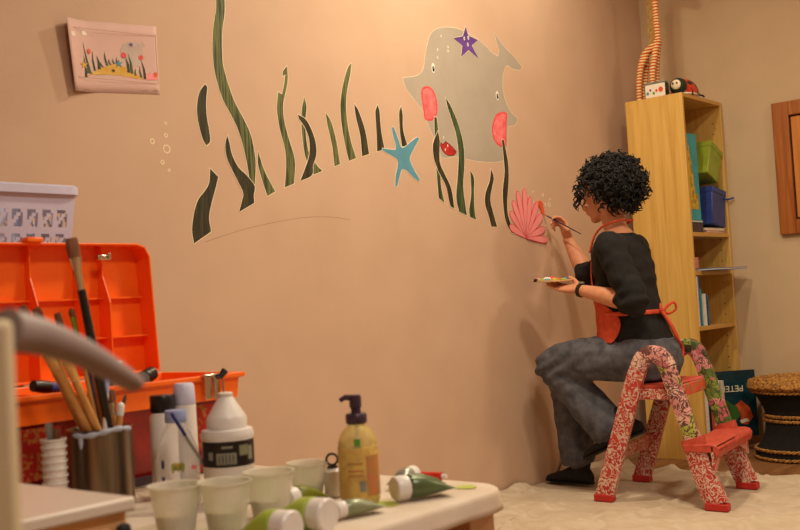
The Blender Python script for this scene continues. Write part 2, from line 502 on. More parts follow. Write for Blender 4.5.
for k, c in enumerate(((3.6345, 2.0333), (3.6033, 1.9693), (3.5998, 1.9338), (3.6807, 1.992), (3.6789, 1.974), (3.6079, 1.5864))):
    b = MB(); paint(b, circ(c, .004, .006, 10), 3, 0, 2); b.build('speckle', M_CREAM, whale, smooth=0)

def star(name, label, pts, m, spots, r):
    t = thing(name, label, 'painted starfish', (pts[0][0], WALL_Y, pts[0][1]))
    p = spline(pts, 4, True, sharp=75) if r else [V(q) for q in pts]
    b = MB(); paint(b, grow(p, .0024), 5, 1, 0); paint(b, p, 7, 0, 5); b.build('starfish_body', [m, M_CREAM], t, smooth=0)
    for c in spots:
        b = MB(); paint(b, circ(c, .006, .009, 10), 8, 0, 7); paint(b, circ(c, .0025, .004, 8), 9, 1, 8)
        b.build('spot', [M_WHITE, M_BLACK], t, smooth=0)
star('starfish', 'purple five-pointed starfish painted on the whale\'s head',
     [(3.8214, 2.1054), (3.8388, 2.0683), (3.9136, 2.0596), (3.8605, 2.0262), (3.9091, 1.9725), (3.8333, 2.0007), (3.7718, 1.9609), (3.7876, 2.0127), (3.7218, 2.0375), (3.7953, 2.0582)], M_PURPLE,
     ((3.805, 2.0493), (3.8361, 2.0565), (3.8298, 2.026)), 0)
star('starfish', 'teal blue long-armed starfish painted left of the whale',
     [(3.2614, 1.5979), (3.276, 1.5989), (3.2986, 1.554), (3.3118, 1.5242), (3.3341, 1.5218), (3.3754, 1.5458), (3.4242, 1.5721), (3.4369, 1.5656), (3.3998, 1.5248), (3.3701, 1.4892), (3.3681, 1.4682), (3.391, 1.4322), (3.4239, 1.3943), (3.4164, 1.3855), (3.369, 1.408), (3.3321, 1.4307), (3.3093, 1.4272), (3.2902, 1.3933), (3.273, 1.3576), (3.2615, 1.3571), (3.2686, 1.4002), (3.2851, 1.4421), (3.2844, 1.4687), (3.2539, 1.4809), (3.1935, 1.4996), (3.1973, 1.5075), (3.2437, 1.5066), (3.2786, 1.5089), (3.2788, 1.5318), (3.266, 1.5717)], M_TEAL, (), 1)

FR = [
 ('longest green seaweed ribbon running up past the top edge of the photo', 'L', 4, [(2.3645, 1.9817), (2.3629, 1.9261), (2.3444, 1.8471), (2.3364, 1.7601), (2.3465, 1.6827), (2.3724, 1.6103), (2.4008, 1.5686), (2.4331, 1.5128), (2.4557, 1.445), (2.4693, 1.3761), (2.4746, 1.3205), (2.4956, 1.3215), (2.5057, 1.3959), (2.5024, 1.4485), (2.4879, 1.5072), (2.4591, 1.5571), (2.4259, 1.6059), (2.4063, 1.6488), (2.384, 1.7152), (2.3786, 1.7663), (2.3841, 1.8467), (2.4002, 1.9189), (2.4028, 1.9891)]),
 ('short dark floating seaweed blade left of the longest ribbon', 'D', 3, [(2.297, 1.656), (2.2715, 1.6259), (2.2579, 1.5807), (2.2572, 1.537), (2.2652, 1.4976), (2.2757, 1.4649), (2.2895, 1.4476), (2.3057, 1.464), (2.3038, 1.5011), (2.2964, 1.5511), (2.2977, 1.6019), (2.3056, 1.6435)]),
 ('dark wavy seaweed crossing the foot of the longest ribbon', 'D', 6, [(2.3819, 1.4892), (2.3707, 1.4557), (2.3745, 1.4149), (2.3921, 1.3783), (2.4204, 1.3317), (2.4405, 1.2946), (2.4314, 1.263), (2.4167, 1.228), (2.489, 1.2617), (2.4887, 1.2897), (2.4956, 1.3215), (2.4588, 1.358), (2.424, 1.3837), (2.3997, 1.4235), (2.3893, 1.4675)]),
 ('wide dark seaweed stump, lowest and leftmost of the mural', 'D', 3, [(2.2994, 1.3708), (2.3331, 1.3441), (2.3162, 1.2992), (2.2955, 1.2479), (2.2839, 1.204), (2.2895, 1.1589), (2.2151, 1.1183), (2.2097, 1.1626), (2.2217, 1.2189), (2.2413, 1.2626), (2.2684, 1.2903), (2.2918, 1.3216)]),
 ('small pointed green seaweed just right of the longest ribbon', 'L', 3, [(2.521, 1.4446), (2.5448, 1.3807), (2.5706, 1.3395), (2.5924, 1.3066), (2.5548, 1.2889), (2.5327, 1.3446), (2.5171, 1.4037)]),
 ('tall green seaweed with a hooked broken tip', 'L', 3, [(2.6404, 1.3232), (2.6894, 1.3402), (2.6996, 1.4268), (2.6762, 1.4982), (2.6565, 1.5694), (2.6557, 1.624), (2.675, 1.6811), (2.686, 1.7192), (2.6869, 1.7708), (2.6652, 1.7495), (2.6617, 1.7307), (2.6763, 1.7381), (2.6666, 1.702), (2.6536, 1.6621), (2.6342, 1.6689), (2.6243, 1.6025), (2.6338, 1.5309), (2.6533, 1.4599), (2.6527, 1.3873)]),
 ('thin green seaweed behind the dark curved frond', 'L', 3, [(2.766, 1.6659), (2.7757, 1.6296), (2.7631, 1.5612), (2.7715, 1.4689), (2.8047, 1.4227), (2.8398, 1.3949), (2.7959, 1.3792), (2.767, 1.4128), (2.7505, 1.4673), (2.7438, 1.5409), (2.748, 1.6081)]),
 ('dark curved frond bending left over a thin green one', 'D', 6, [(2.727, 1.5966), (2.7648, 1.5837), (2.7936, 1.5491), (2.8134, 1.4983), (2.8124, 1.4532), (2.7934, 1.4145), (2.7824, 1.3747), (2.7208, 1.3509), (2.7505, 1.4006), (2.7753, 1.4505), (2.7797, 1.5068), (2.7622, 1.55), (2.7335, 1.5806)]),
 ('straight green blade halfway along the dune line', 'L', 3, [(2.8769, 1.6195), (2.9043, 1.586), (2.9265, 1.519), (2.9412, 1.4279), (2.9097, 1.4163), (2.9026, 1.4979), (2.8859, 1.5613)]),
 ('tall green blade with a pointed tip leaning right', 'L', 3, [(3.0405, 1.8314), (3.0277, 1.7824), (3.0002, 1.7006), (2.9936, 1.6219), (3.0067, 1.5334), (3.0348, 1.4575), (2.9933, 1.4429), (2.9757, 1.5037), (2.9611, 1.5992), (2.9648, 1.6771), (2.9913, 1.7581), (3.0188, 1.8127)]),
 ('dark pointed blade right of the tall right-leaning green one', 'D', 3, [(3.0413, 1.67), (3.0628, 1.6486), (3.0974, 1.5729), (3.113, 1.4788), (3.0705, 1.4659), (3.066, 1.5503), (3.0483, 1.6156)]),
 ('thin dark blade whose foot meets the teal starfish arm', 'D', 3, [(3.1821, 1.6814), (3.192, 1.6542), (3.1947, 1.5817), (3.2093, 1.504), (3.1624, 1.4924), (3.1652, 1.579), (3.1655, 1.6514)]),
 ('thin dark blade standing behind the teal starfish', 'D', 3, [(3.3307, 1.6934), (3.3376, 1.6568), (3.3344, 1.5943), (3.3576, 1.5298), (3.3215, 1.5249), (3.3129, 1.5841), (3.315, 1.6628)]),
 ('thin bottle green strand under the whale\'s left cheek', 'G', 6, [(3.5493, 1.6697), (3.5667, 1.6693), (3.572, 1.6158), (3.574, 1.5296), (3.569, 1.443), (3.5687, 1.3699), (3.5852, 1.3017), (3.5465, 1.3217), (3.5436, 1.3986), (3.5416, 1.4842), (3.5431, 1.5702)]),
 ('dark wavy frond crossing over the strand below the left cheek', 'D', 9, [(3.5687, 1.6112), (3.5289, 1.5527), (3.5292, 1.4919), (3.5568, 1.4337), (3.6011, 1.3757), (3.6229, 1.2944), (3.6524, 1.2806), (3.6393, 1.3646), (3.6053, 1.4175), (3.5703, 1.4707), (3.571, 1.5207), (3.5772, 1.5687)]),
 ('broad tall bottle green frond rising over the whale\'s belly', 'G', 6, [(3.6399, 1.7641), (3.6758, 1.7264), (3.7198, 1.6557), (3.748, 1.5703), (3.7479, 1.4823), (3.7286, 1.382), (3.7343, 1.3071), (3.7427, 1.2522), (3.6874, 1.2669), (3.6718, 1.3285), (3.6936, 1.4286), (3.7086, 1.5177), (3.6999, 1.6053), (3.6708, 1.6775), (3.6472, 1.7294)]),
 ('small bottle green frond right of the broad belly frond', 'G', 4, [(3.7885, 1.4541), (3.8139, 1.422), (3.8073, 1.359), (3.8039, 1.2829), (3.8103, 1.2352), (3.7638, 1.2461), (3.763, 1.2816), (3.7846, 1.3446), (3.7883, 1.409)]),
 ('short dark S-shaped frond below the whale\'s belly', 'D', 4, [(3.9518, 1.4732), (3.9695, 1.4306), (3.948, 1.379), (3.9311, 1.3257), (3.9512, 1.262), (3.9723, 1.2066), (3.9276, 1.2058), (3.9131, 1.2477), (3.8872, 1.3127), (3.8996, 1.3631), (3.9362, 1.4169)]),
 ('long dark strand from the right cheek down to the pink shell', 'D', 6, [(4.0547, 1.615), (4.0712, 1.615), (4.0817, 1.568), (4.0954, 1.5051), (4.0898, 1.425), (4.0663, 1.3193), (4.071, 1.2495), (4.1169, 1.1756), (4.0844, 1.1845), (4.0446, 1.2349), (4.0323, 1.3087), (4.0367, 1.3785), (4.061, 1.4636), (4.06, 1.529)]),
]
for lab, k, lay, pts in FR:
    p = spline(pts, 4, True)
    b = MB(); paint(b, grow(p, .0026), lay, 1, 0); paint(b, p, lay + 1, 0, lay)
    o = b.build('seaweed', [{'L': M_FROND_L, 'D': M_FROND_D, 'G': M_FROND_G}[k], M_CREAM], smooth=0)
    tag(o, lab, 'painted seaweed', 'painted seaweed of the mural')

shell = thing('seashell', 'pink fan-shaped seashell painted low by the woman\'s brush', 'painted seashell', (4.218, 2.71, 1.1627))
base = V((4.2088, 1.1578))
for k, (t, wd) in enumerate((((4.0866, 1.2779), .021), ((4.0751, 1.2123), .02), ((4.1134, 1.3304), .021), ((4.1567, 1.377), .021), ((4.2185, 1.3917), .022), ((4.2667, 1.3554), .021), ((4.326, 1.3312), .02), ((4.3595, 1.2714), .022), ((4.3743, 1.2059), .02), ((4.3904, 1.15), .018))):
    t = V(t); d = t - base; L = d.length; d.normalize(); n = V((-d.y, d.x))
    o_ = []
    for j in range(25):
        a = j / 24 * PI * 2
        s_ = (1 - math.cos(a)) / 2
        wv = wd * 1.12 * (s_ ** .8) * math.sqrt(max(0, 1 - s_ ** 6)) if s_ > 0 else 0
        q = base + d * (L * s_) + n * (wv * (1 if a < PI else -1))
        o_.append((q.x, q.y))
    lay = 8 + k * 2
    b = MB(); paint(b, grow(o_, .003), lay, 1, 0); paint(b, o_, lay + 1, 0, lay)
    b.build('petal', [M_SHELL, M_SHELL_E], shell, smooth=0)
b = MB(); paint(b, spline([(4.3452, 1.3416), (4.3665, 1.3302), (4.3714, 1.3109), (4.3801, 1.2842), (4.3555, 1.2762), (4.3445, 1.3051), (4.3249, 1.3214), (4.3302, 1.3362)], 4, True), 32, 0, 0)
tag(b.build('small_fish', M_ORANGEP, smooth=0), 'small orange fish just being painted at the brush tip', 'painted fish')
for lab, (c, r) in zip(('topmost tiny ring of the bubbles below the paper drawing', 'second ring from the top of the left bubbles', 'ring furthest left of all the painted bubbles', 'largest oval ring of the left bubbles', 'ring just below the largest left bubble', 'lowest tiny ring of the left bubbles',
                        'tiny ring above the seashell petals, furthest left of the right bubbles', 'highest ring of the bubbles above the orange fish', 'tiny ring furthest right above the orange fish', 'largest ring right of the orange fish', 'small ring touching the right of the orange fish', 'tiny ring below the fish beside the brush', 'tiny ring between shell and orange fish'),
                       (((2.1242, 1.5069), .0055), ((2.1229, 1.4672), .0075), ((2.068, 1.4435), .0095), ((2.1233, 1.4231), .0145), ((2.1039, 1.3787), .008), ((2.1286, 1.3547), .0055),
                        ((4.2982, 1.3828), .005), ((4.384, 1.37), .009), ((4.4472, 1.3529), .005), ((4.4374, 1.3254), .0115), ((4.4013, 1.3241), .007), ((4.3943, 1.22), .005), ((4.2967, 1.3325), .005))):
    b = MB(); w_ = min(.0038, r * .5)
    N = 20
    o1 = circ(c, r, r * 1.0, N); o2 = circ(c, r - w_, r - w_, N)
    y0 = WALL_Y - .0006; y1 = WALL_Y + .0005
    b.loft([[V((q[0], y1, q[1])) for q in o1], [V((q[0], y0, q[1])) for q in o1], [V((q[0], y0, q[1])) for q in o2], [V((q[0], y1, q[1])) for q in o2]], closed=True)
    tag(b.build('bubble', M_CREAM, smooth=0), lab, 'painted bubble', 'painted bubbles of the mural')
b = MB()
pl = spline([(2.2616, 1.1236), (2.3947, 1.1588), (2.5211, 1.1854), (2.7102, 1.2148), (2.8691, 1.2227), (2.9797, 1.214)], 8)
for q0, q1 in zip(pl, pl[1:]):
    n = V((-(q1 - q0).y, (q1 - q0).x)).normalized() * .0009
    paint(b, [q0 + n, q0 - n, q1 - n, q1 + n], 1)
tag(b.build('pencil_line', M_PENCIL, smooth=0), 'faint pencil curve of an unpainted dune under the seaweed', 'pencil line')

# ---------------------------------------------------------------- paper sketch taped to the wall
PTL, PTR, PBR, PBL = [V((q[0], q[2])) for q in ((1.7555, 2.676, 1.7832), (2.1059, 2.71, 1.8192), (2.108, 2.71, 1.5968), (1.7822, 2.688, 1.5685))]
paper = thing('paper_sketch', 'small paper sketch of the mural taped to the wall at upper left', 'drawing', (PTL.x, WALL_Y, PBL.y))
def pq(u, v, lift=0):          # u to the right, v downwards, 0..1 on the sheet
    a = PTL.lerp(PTR, u); c = PBL.lerp(PBR, u); q = a.lerp(c, v)
    curl = .034 * max(0, 1 - u / .35) ** 2 * (1 - .35 * v)
    return V((q.x, WALL_Y - curl - lift, q.y))
b = MB(); NU, NV = 24, 8
g = [[pq(i / NU, j / NV) for i in range(NU + 1)] for j in range(NV + 1)]
vs = [p for r in g for p in r]
b.add(vs, [(j * (NU + 1) + i, j * (NU + 1) + i + 1, (j + 1) * (NU + 1) + i + 1, (j + 1) * (NU + 1) + i) for j in range(NV) for i in range(NU)])
sheet = b.build('sheet', M_DRAWPAPER, paper, solid=.0008)
def sk(name, poly, m, lift=.001):
    b = MB(); q = [pq(u, v, lift) for u, v in poly]; n = len(q)
    bmx = bmesh.new(); f = bmx.faces.new([bmx.verts.new(p) for p in q]); f.normal_update(); bmesh.ops.triangulate(bmx, faces=[f]); bmx.verts.index_update()
    b.add(q, [[x.index for x in t.verts] for t in bmx.faces]); bmx.free()
    return b.build(name, m, sheet, smooth=0, solid=.0003)
CR = lambda x, y: ((x - 78) / (515 - 78), (y - 78 - (x - 78) * .09) / (355 - (x - 78) * .03))
def skp(name, pts, m, lift=.001): return sk(name, [CR(*p) for p in pts], m, lift)
skp('dune', [(148, 362), (200, 335), (255, 312), (295, 300), (335, 310), (385, 345), (440, 382), (380, 372), (320, 358), (250, 352), (190, 352)], M_DUNE)
skp('whale_sketch', [(330, 240), (345, 205), (370, 192), (410, 195), (430, 205), (440, 190), (455, 215), (438, 225), (440, 260), (450, 275), (430, 290), (420, 315), (370, 312), (352, 290), (345, 262)], mat('pale grey sketch paint', (198, 178, 168), rough=.8))
for x0, y0, x1, y1, wv in ((150, 365, 150, 258, 6), (178, 350, 155, 190, 5), (165, 345, 160, 290, 6), (200, 332, 198, 235, 5), (222, 325, 216, 258, 7), (240, 315, 232, 290, 4), (262, 308, 255, 240, 5), (278, 305, 272, 275, 4), (295, 300, 292, 270, 3), (310, 300, 312, 265, 3), (362, 345, 352, 262, 7), (378, 350, 366, 250, 7), (396, 360, 398, 325, 5), (424, 372, 420, 312, 5), (442, 378, 428, 280, 6)):
    m_ = ((x0 + x1) / 2 + (4 if wv > 5 else -4), (y0 + y1) / 2)
    skp('seaweed_sketch', [(x0 - wv, y0), (m_[0] - wv * .7, m_[1]), (x1, y1), (m_[0] + wv * .7, m_[1]), (x0 + wv, y0)], M_FROND_G, .0016)
for c, r in (((344, 258), 12), ((428, 272), 11)):
    skp('cheek_sketch', [(c[0] + r * math.cos(a), c[1] + r * 1.15 * math.sin(a)) for a in [k * PI / 6 for k in range(12)]], M_CHEEK_E, .002)
def skstar(c, r, m, name='starfish_sketch'):
    skp(name, [(c[0] + (r if k % 2 == 0 else r * .35) * math.sin(k * PI / 5), c[1] - (r if k % 2 == 0 else r * .35) * math.cos(k * PI / 5)) for k in range(10)], m, .0022)
skstar((317, 300), 22, M_TEAL); skstar((384, 207), 14, M_PURPLE); skstar((288, 334), 11, M_BLACK); skstar((146, 305), 22, M_DUNE)
for c, m in (((180, 238), M_ORANGEP), ((496, 358), M_ORANGEP)):
    skp('fish_sketch', [(c[0] + 9 * math.cos(a), c[1] + 13 * math.sin(a)) for a in [k * PI / 5 for k in range(10)]], m, .002)
skp('shell_sketch', [(445, 382), (448, 345), (460, 360), (472, 342), (480, 358), (496, 350), (492, 368), (510, 366), (505, 384)], M_SHELL, .0015)
for c in ((106, 156), (168, 150)):
    skp('tape', [(c[0] - 13, c[1] - 9), (c[0] + 8, c[1] - 12), (c[0] + 14, c[1] + 9), (c[0] - 8, c[1] + 11)], M_PAPER, .001)
for x0, x1, y in ((128, 160, 424), (420, 452, 436), (478, 508, 436)):
    pts = [(lerp(x0, x1, k / 8), y + (4 if k % 2 else -3)) for k in range(9)]
    skp('pencil_note', pts + [(p[0], p[1] + 2.2) for p in pts[::-1]], M_BLACK if x0 > 480 else M_PENCIL, .001)
for u0, v0, u1, v1 in ((.08, .12, .99, .14), (.98, .12, .985, .85), (.06, .8, .98, .84)):
    sk('pencil_rule', [(u0, v0), (u1, v1), (u1 + (.003 if u1 - u0 < .1 else 0), v1 + (.005 if u1 - u0 > .1 else 0)), (u0 + (.003 if u1 - u0 < .1 else 0), v0 + (.005 if u1 - u0 > .1 else 0))], M_PENCIL, .0008)
# ---------------------------------------------------------------- bookcase
BX0, BX1, BY0, BY1, BT = 5.05, 5.552, 2.26, 2.58, 1.876
bc = thing('bookcase', 'tall narrow oak bookcase standing in the room corner behind the woman', 'bookcase', (5.3, 2.42, 0))
MB().bx(BX0, BX0 + .02, BY0, BY1, 0, BT).build('side_panel', M_OAK, bc, bevel=.0015)
MB().bx(BX1 - .02, BX1, BY0, BY1, 0, BT).build('side_panel', M_OAK, bc, bevel=.0015)
MB().bx(BX0 + .02, BX1 - .02, BY1 - .008, BY1, .02, BT - .02).build('back_panel', M_OAK, bc)
M_OAKH = mat('pale oak veneer with level grain', (207, 164, 88), (184, 138, 64), rough=.45, scale=(2, 28, 28), detail=4, dist=1.2, lo=.35, hi=.75)
MB().bx(BX0 + .02, BX1 - .02, BY0, BY1 - .008, BT - .02, BT).build('top_board', M_OAKH, bc, bevel=.0015)
for z in (1.16, .96, .676, .075):
    MB().bx(BX0 + .02, BX1 - .02, BY0 + .002, BY1 - .008, z - .022, z).build('shelf', M_OAKH, bc, bevel=.0015)
MB().bx(BX0 + .02, BX1 - .02, BY0 + .01, BY0 + .025, 0, .053).build('plinth', M_OAKH, bc)
for k in range(28):
    MB().lathe([(.0035, 0), (.0035, .0016)], (BX1 - .0195, BY0 + .05, .2 + k * .058), 8, (-1, 0, 0)).build('peg_hole', M_BLACK, bc)

def book(label, x0, x1, y0, y1, z0, z1, cover, lean=0, group=None, yaw=0, cat='book'):
    t = thing('book', label, cat, ((x0 + x1) / 2, (y0 + y1) / 2, z0), group)
    th = .0025 if x1 - x0 > .012 else .001
    b = MB().bx(x0, x0 + th, y0, y1, z0, z1).bx(x1 - th, x1, y0, y1, z0, z1).bx(x0, x1, y0, y0 + th, z0, z1)
    b.build('cover', cover, t)
    MB().bx(x0 + th, x1 - th, y0 + th, y1 - .003, z0 + .003, z1 - .003).build('pages', M_PAPER, t)
    t.rotation_euler = (0, lean, yaw)
    return t
GS = 'books on the bookcase shelves'
# upper shelf
S1 = 1.1606
# flat pile at the front
def flatbook(label, c, sx, sy, z, h, cover, rz=0, pages=M_PAPER):
    t = thing('book', label, 'book', (c[0], c[1], z), GS)
    R = rotz(rz)
    for zz in (z + .001, z + h - .001):
        MB().box((c[0], c[1], zz), (sx, sy, .002), R).build('cover', cover, t)
    MB().box((c[0], c[1], z + h / 2), (sx - .006, sy - .006, h - .0042), R).build('pages', pages, t)
    return t
flatbook('dark flat book under the turquoise tower book', (5.150, 2.37, 0), .145, .21, S1, .05, M_BLACK, pages=M_DKPLUM)
flatbook('turquoise edged flat book on the pile under the tower book', (5.150, 2.365, 0), .14, .20, S1 + .0502, .012, M_TEALBOOK)
flatbook('red flat book at the bottom of the pile under the blue box', (5.395, 2.37, 0), .24, .2, S1, .012, M_REDTUBE, .03)
flatbook('cream flat book on the red one under the blue box', (5.385, 2.37, 0), .23, .2, S1 + .0122, .014, M_PAPER, -.04)
# tower picture book, leaning, cover outwards
tb = thing('picture_book', 'tall turquoise picture book with a yellow tower on its cover', 'book', (5.15, 2.29, S1 + .0624), GS)
L = V((5.150, 2.29, S1 + .0628))
MB().bx(5.082, 5.226, 2.277, 2.291, S1 + .0628, 1.675).build('cover', M_TEALBOOK, tb, bevel=.001)
MB().bx(5.084, 5.224, 2.2915, 2.303, S1 + .066, 1.672).build('pages', M_PAPER, tb)
b = MB()
for x0, x1, z0, z1 in ((5.088, 5.166, 1.28, 1.40), (5.092, 5.156, 1.40, 1.475), (5.097, 5.146, 1.475, 1.535), (5.103, 5.136, 1.535, 1.58), (5.112, 5.127, 1.58, 1.61)):
    b.bx(x0, x1, 2.2755, 2.2772, z0, z1)
b.bx(5.1175, 5.1205, 2.2755, 2.2772, 1.61, 1.65).bx(5.166, 5.2, 2.2755, 2.2772, 1.28, 1.36)
b.build('tower_print', M_YELLOW, tb, smooth=0)
# boxes
def cbox(name, label, cen, size, R, m, lidm, cat='box'):
    t = thing(name, label, cat, (cen[0], cen[1], cen[2] - size[2] / 2))
    MB().box(cen, size, R).build('body', m, t, bevel=.006)
    up = R @ V((0, 0, 1))
    MB().box(V(cen) + up * (size[2] / 2 - .012), (size[0] + .008, size[1] + .008, .03), R).build('rim', lidm, t, bevel=.004)
    return t
bb = cbox('storage_box', 'blue plastic box on the bookcase\'s upper shelf below the green one', (5.431, 2.345, 1.298), (.168, .165, .2), Matrix.Rotation(.13, 3, 'Y'), M_BLUEBOX, M_BLUEBOX)
b = MB(); b.tube([(5.50, 2.262, 1.345), (5.525, 2.25, 1.342), (5.545, 2.225, 1.35)], .005, 8); b.build('handle', M_BLUEBOX, bb)
Rg = Matrix.Rotation(.4, 3, 'Y')
cbox('storage_box', 'lime green tilted box on top of the blue box in the bookcase', (5.42, 2.345, 1.541), (.142, .16, .185), Rg, M_LIME, M_LIME)
t = thing('cloth_pouch', 'taupe pouch squeezed beside the green box in the bookcase', 'pouch', (5.255, 2.36, S1))
b = MB()
b.loft([[V((5.262 + sx * .5 * math.cos(a), 2.37 + .06 * math.sin(a), z)) for a in [k * PI / 8 for k in range(16)]] for z, sx in ((S1 + .001, .05), (1.28, .056), (1.40, .056), (1.44, .05), (1.47, .02))])
b.build('pouch_body', M_TANFELT, t)
MB().tube([(5.236, 2.37, 1.43), (5.236, 2.33, 1.44), (5.262, 2.31, 1.445), (5.288, 2.33, 1.44)], .003, 6).build('drawstring', M_CREAM, t)
# second shelf
S2 = .9606
t = thing('paper_block', 'salmon pink note block on the bookcase\'s second shelf', 'note block', (5.15, 2.37, S2))
MB().bx(5.085, 5.205, 2.30, 2.42, S2 + .0133, S2 + .072).build('sheets', M_PINKBLK, t)
MB().bx(5.085, 5.205, 2.30, 2.42, S2 + .0125, S2 + .0132).build('backing', M_TANFELT, t)
flatbook('thin blue book lying flat and jutting out of the second shelf', (5.315, 2.27, 0), .36, .2, S2, .011, M_BLUEBOOK, -.1)
# third shelf
S3 = .6766
book('white spined book pressed against the third shelf\'s left side', 5.0725, 5.098, 2.265, 2.46, S3, S3 + .255, M_PAPER, 0, GS)
book('tall blue and yellow book second from the left on the third shelf', 5.099, 5.123, 2.268, 2.47, S3, S3 + .255, M_BLUEBOOK, 0, GS)
book('red topped thin book between the blue ones on the third shelf', 5.124, 5.136, 2.28, 2.45, S3, S3 + .20, M_REDTUBE, 0, GS)
book('turquoise thin book in the middle of the third shelf\'s row', 5.137, 5.158, 2.275, 2.45, S3, S3 + .19, M_TEALBOOK, 0, GS)
book('short pale book with a squiggle on the third shelf', 5.159, 5.196, 2.27, 2.44, S3, S3 + .165, M_PAPER, 0, GS)
book('short blue spined book at the right end of the third shelf\'s row', 5.197, 5.213, 2.265, 2.44, S3, S3 + .16, M_BLUEBOOK, 0, GS)
# bottom shelf
S4 = .0756
book('tall white book at the left of the bottom shelf', 5.0725, 5.118, 2.262, 2.46, S4, .572, M_PAPER, 0, GS)
book('dark blue book beside the tall white one on the bottom shelf', 5.119, 5.142, 2.264, 2.46, S4, .482, M_NAVY, 0, GS)
book('orange book with a narrow spine on the bottom shelf', 5.143, 5.19, 2.262, 2.46, S4, .475, M_ORPRINT, 0, GS)
book('cream book right of the orange one on the bottom shelf', 5.191, 5.225, 2.25, 2.46, S4, .40, M_PAPER, 0, GS)
book('pale thick book nearest the teal one on the bottom shelf', 5.226, 5.275, 2.24, 2.46, S4, .385, M_WHTPLAST, 0, GS)
# the big teal book set upside down, jutting out
pt = thing('picture_book', 'big dark teal book placed upside down and jutting from the bottom shelf', 'book', (5.36, 2.22, S4 + .002), GS)
A_, B_ = V((5.288, 2.335, 0)), V((5.470, 2.150, 0))
d = (B_ - A_).normalized(); n = V((d.y, -d.x, 0)); n = n if n.x < 0 else -n
Wd = (B_ - A_).length; zb, zt = S4 + .002, .425
R3 = Matrix((d, -n, V((0, 0, 1)))).transposed()
cen = (A_ + B_) / 2 + V((0, 0, (zb + zt) / 2))
b = MB(); b.box(cen, (Wd, .003, zt - zb), R3); b.box(cen - n * .014, (Wd, .003, zt - zb), R3)
b.build('cover', M_PETER, pt)
MB().box(cen - n * .007, (Wd - .006, .0105, zt - zb - .006), R3).build('pages', M_PAPER, pt)
def on_cover(name, poly, m, lift):
    o = A_ + V((0, 0, zb)) + n * (.0016 + lift)
    MB().prism(poly, o, d, (0, 0, 1), -n * .0004).build(name, m, pt, smooth=0)
H_ = zt - zb
on_cover('print', [(.01, .20), (.055, .225), (.15, .155), (.165, .11), (.10, .04), (.03, .09)], M_GREENPRINT, .0004)
on_cover('print', [(.14, .165), (.175, .19), (.22, .15), (.235, .10), (.20, .06), (.165, .07), (.168, .11), (.152, .156)], M_ORPRINT, .0006)
on_cover('print', [(.005, .04), (.06, .015), (.11, .035), (.09, .07), (.03, .095)], M_REDBOX, .0008)
on_cover('print', [(.16, .085), (.2, .095), (.215, .08), (.17, .07)], M_CREAM, .001)
cu = bpy.data.curves.new('title', 'FONT'); cu.body = 'PETER'; cu.size = .046; cu.extrude = .0003; cu.align_x = 'CENTER'; cu.align_y = 'CENTER'
to = bpy.data.objects.new('title', cu); COL.objects.link(to)
dg = bpy.context.evaluated_depsgraph_get()
tm = bpy.data.meshes.new_from_object(to.evaluated_get(dg)); bpy.data.objects.remove(to)
b = MB()
pos = A_ + d * (Wd * .5) + V((0, 0, zb + H_ * .735)) + n * .0022
b.add([pos - d * (v.co.x) - V((0, 0, 1)) * (v.co.y) + n * v.co.z for v in tm.vertices], [list(p.vertices) for p in tm.polygons])
b.build('title', M_CREAM, pt, smooth=0)

# ---------------------------------------------------------------- toys on the bookcase
gx = 5.165
yb, yf, yn = 2.5354, 2.4522, 2.4232
gir = thing('toy_giraffe', 'tall toy giraffe wrapped in red and cream striped cloth on the bookcase', 'toy giraffe', (gx, yb, BT))
for (x, y0, y1) in ((gx - .028, yb + .003, yb - .025), (gx + .028, yb, yb - .025)):
    b = MB(); pts = spline([(x, y0, BT), (x, y0 - .004, BT + .10), (x, y1 + .004, BT + .2), (gx, y1 - .012, BT + .245)], 6)
    b.tube(pts, [.013 + .006 * k / len(pts) for k in range(len(pts))], 12); b.build('leg', M_STRIPE, gir)
for x in (gx - .024, gx + .024):
    b = MB(); pts = spline([(x, yf, BT), (x, yf + .004, BT + .14), (lerp(x, gx, .75), yn + .002, BT + .315)], 6)
    b.tube(pts, [.013 + .005 * k / len(pts) for k in range(len(pts))], 12); b.build('leg', M_STRIPE, gir)
b = MB(); pts = spline([(gx, yb - .015, BT + .20), (gx, yb - .03, BT + .25), (gx, yb - .065, BT + .28), (gx, yn + .005, BT + .30), (gx, yn, BT + .34), (gx, yn + .002, BT + .5), (gx, yn, BT + .68), (gx, yn - .01, BT + .72)], 8)
b.tube(pts, [.022 if k < len(pts) * .45 else .018 - .004 * k / len(pts) for k in range(len(pts))], 14); b.build('body', M_STRIPE, gir)
b = MB(); b.tube(spline([(gx, yn + .012, BT + .70), (gx, yn - .015, BT + .735), (gx, yn - .05, BT + .72), (gx, yn - .095, BT + .69)], 6), [.008] + [.024] * 6 + [.026] * 5 + [.022] * 4 + [.017, .014, .01], 14)
b.build('head', M_STRIPE, gir)
for x in (-.012, .012):
    b = MB(); b.tube([(gx + x, yn - .01, BT + .745), (gx + x * 1.4, yn - .005, BT + .785)], [.004, .006], 8); b.build('horn', M_TANFELT, gir)
    b = MB(); b.tube([(gx + x * 2, yn, BT + .735), (gx + x * 4.5, yn + .012, BT + .75)], [.009, .002], 8, flat=.5); b.build('ear', M_STRIPE, gir)
b = MB()
for k in range(70):
    z = BT + .31 + k * .0056
    b.tube([(gx + rnd(-.008, .008), yn + .015, z), (gx + rnd(-.014, .014), yn + .035 + rnd(0, .01), z - .008), (gx + rnd(-.018, .018), yn + .046 + rnd(0, .012), z - .03)], [.0025, .002, .0008], 4)
b.build('mane', M_FRINGE, gir)

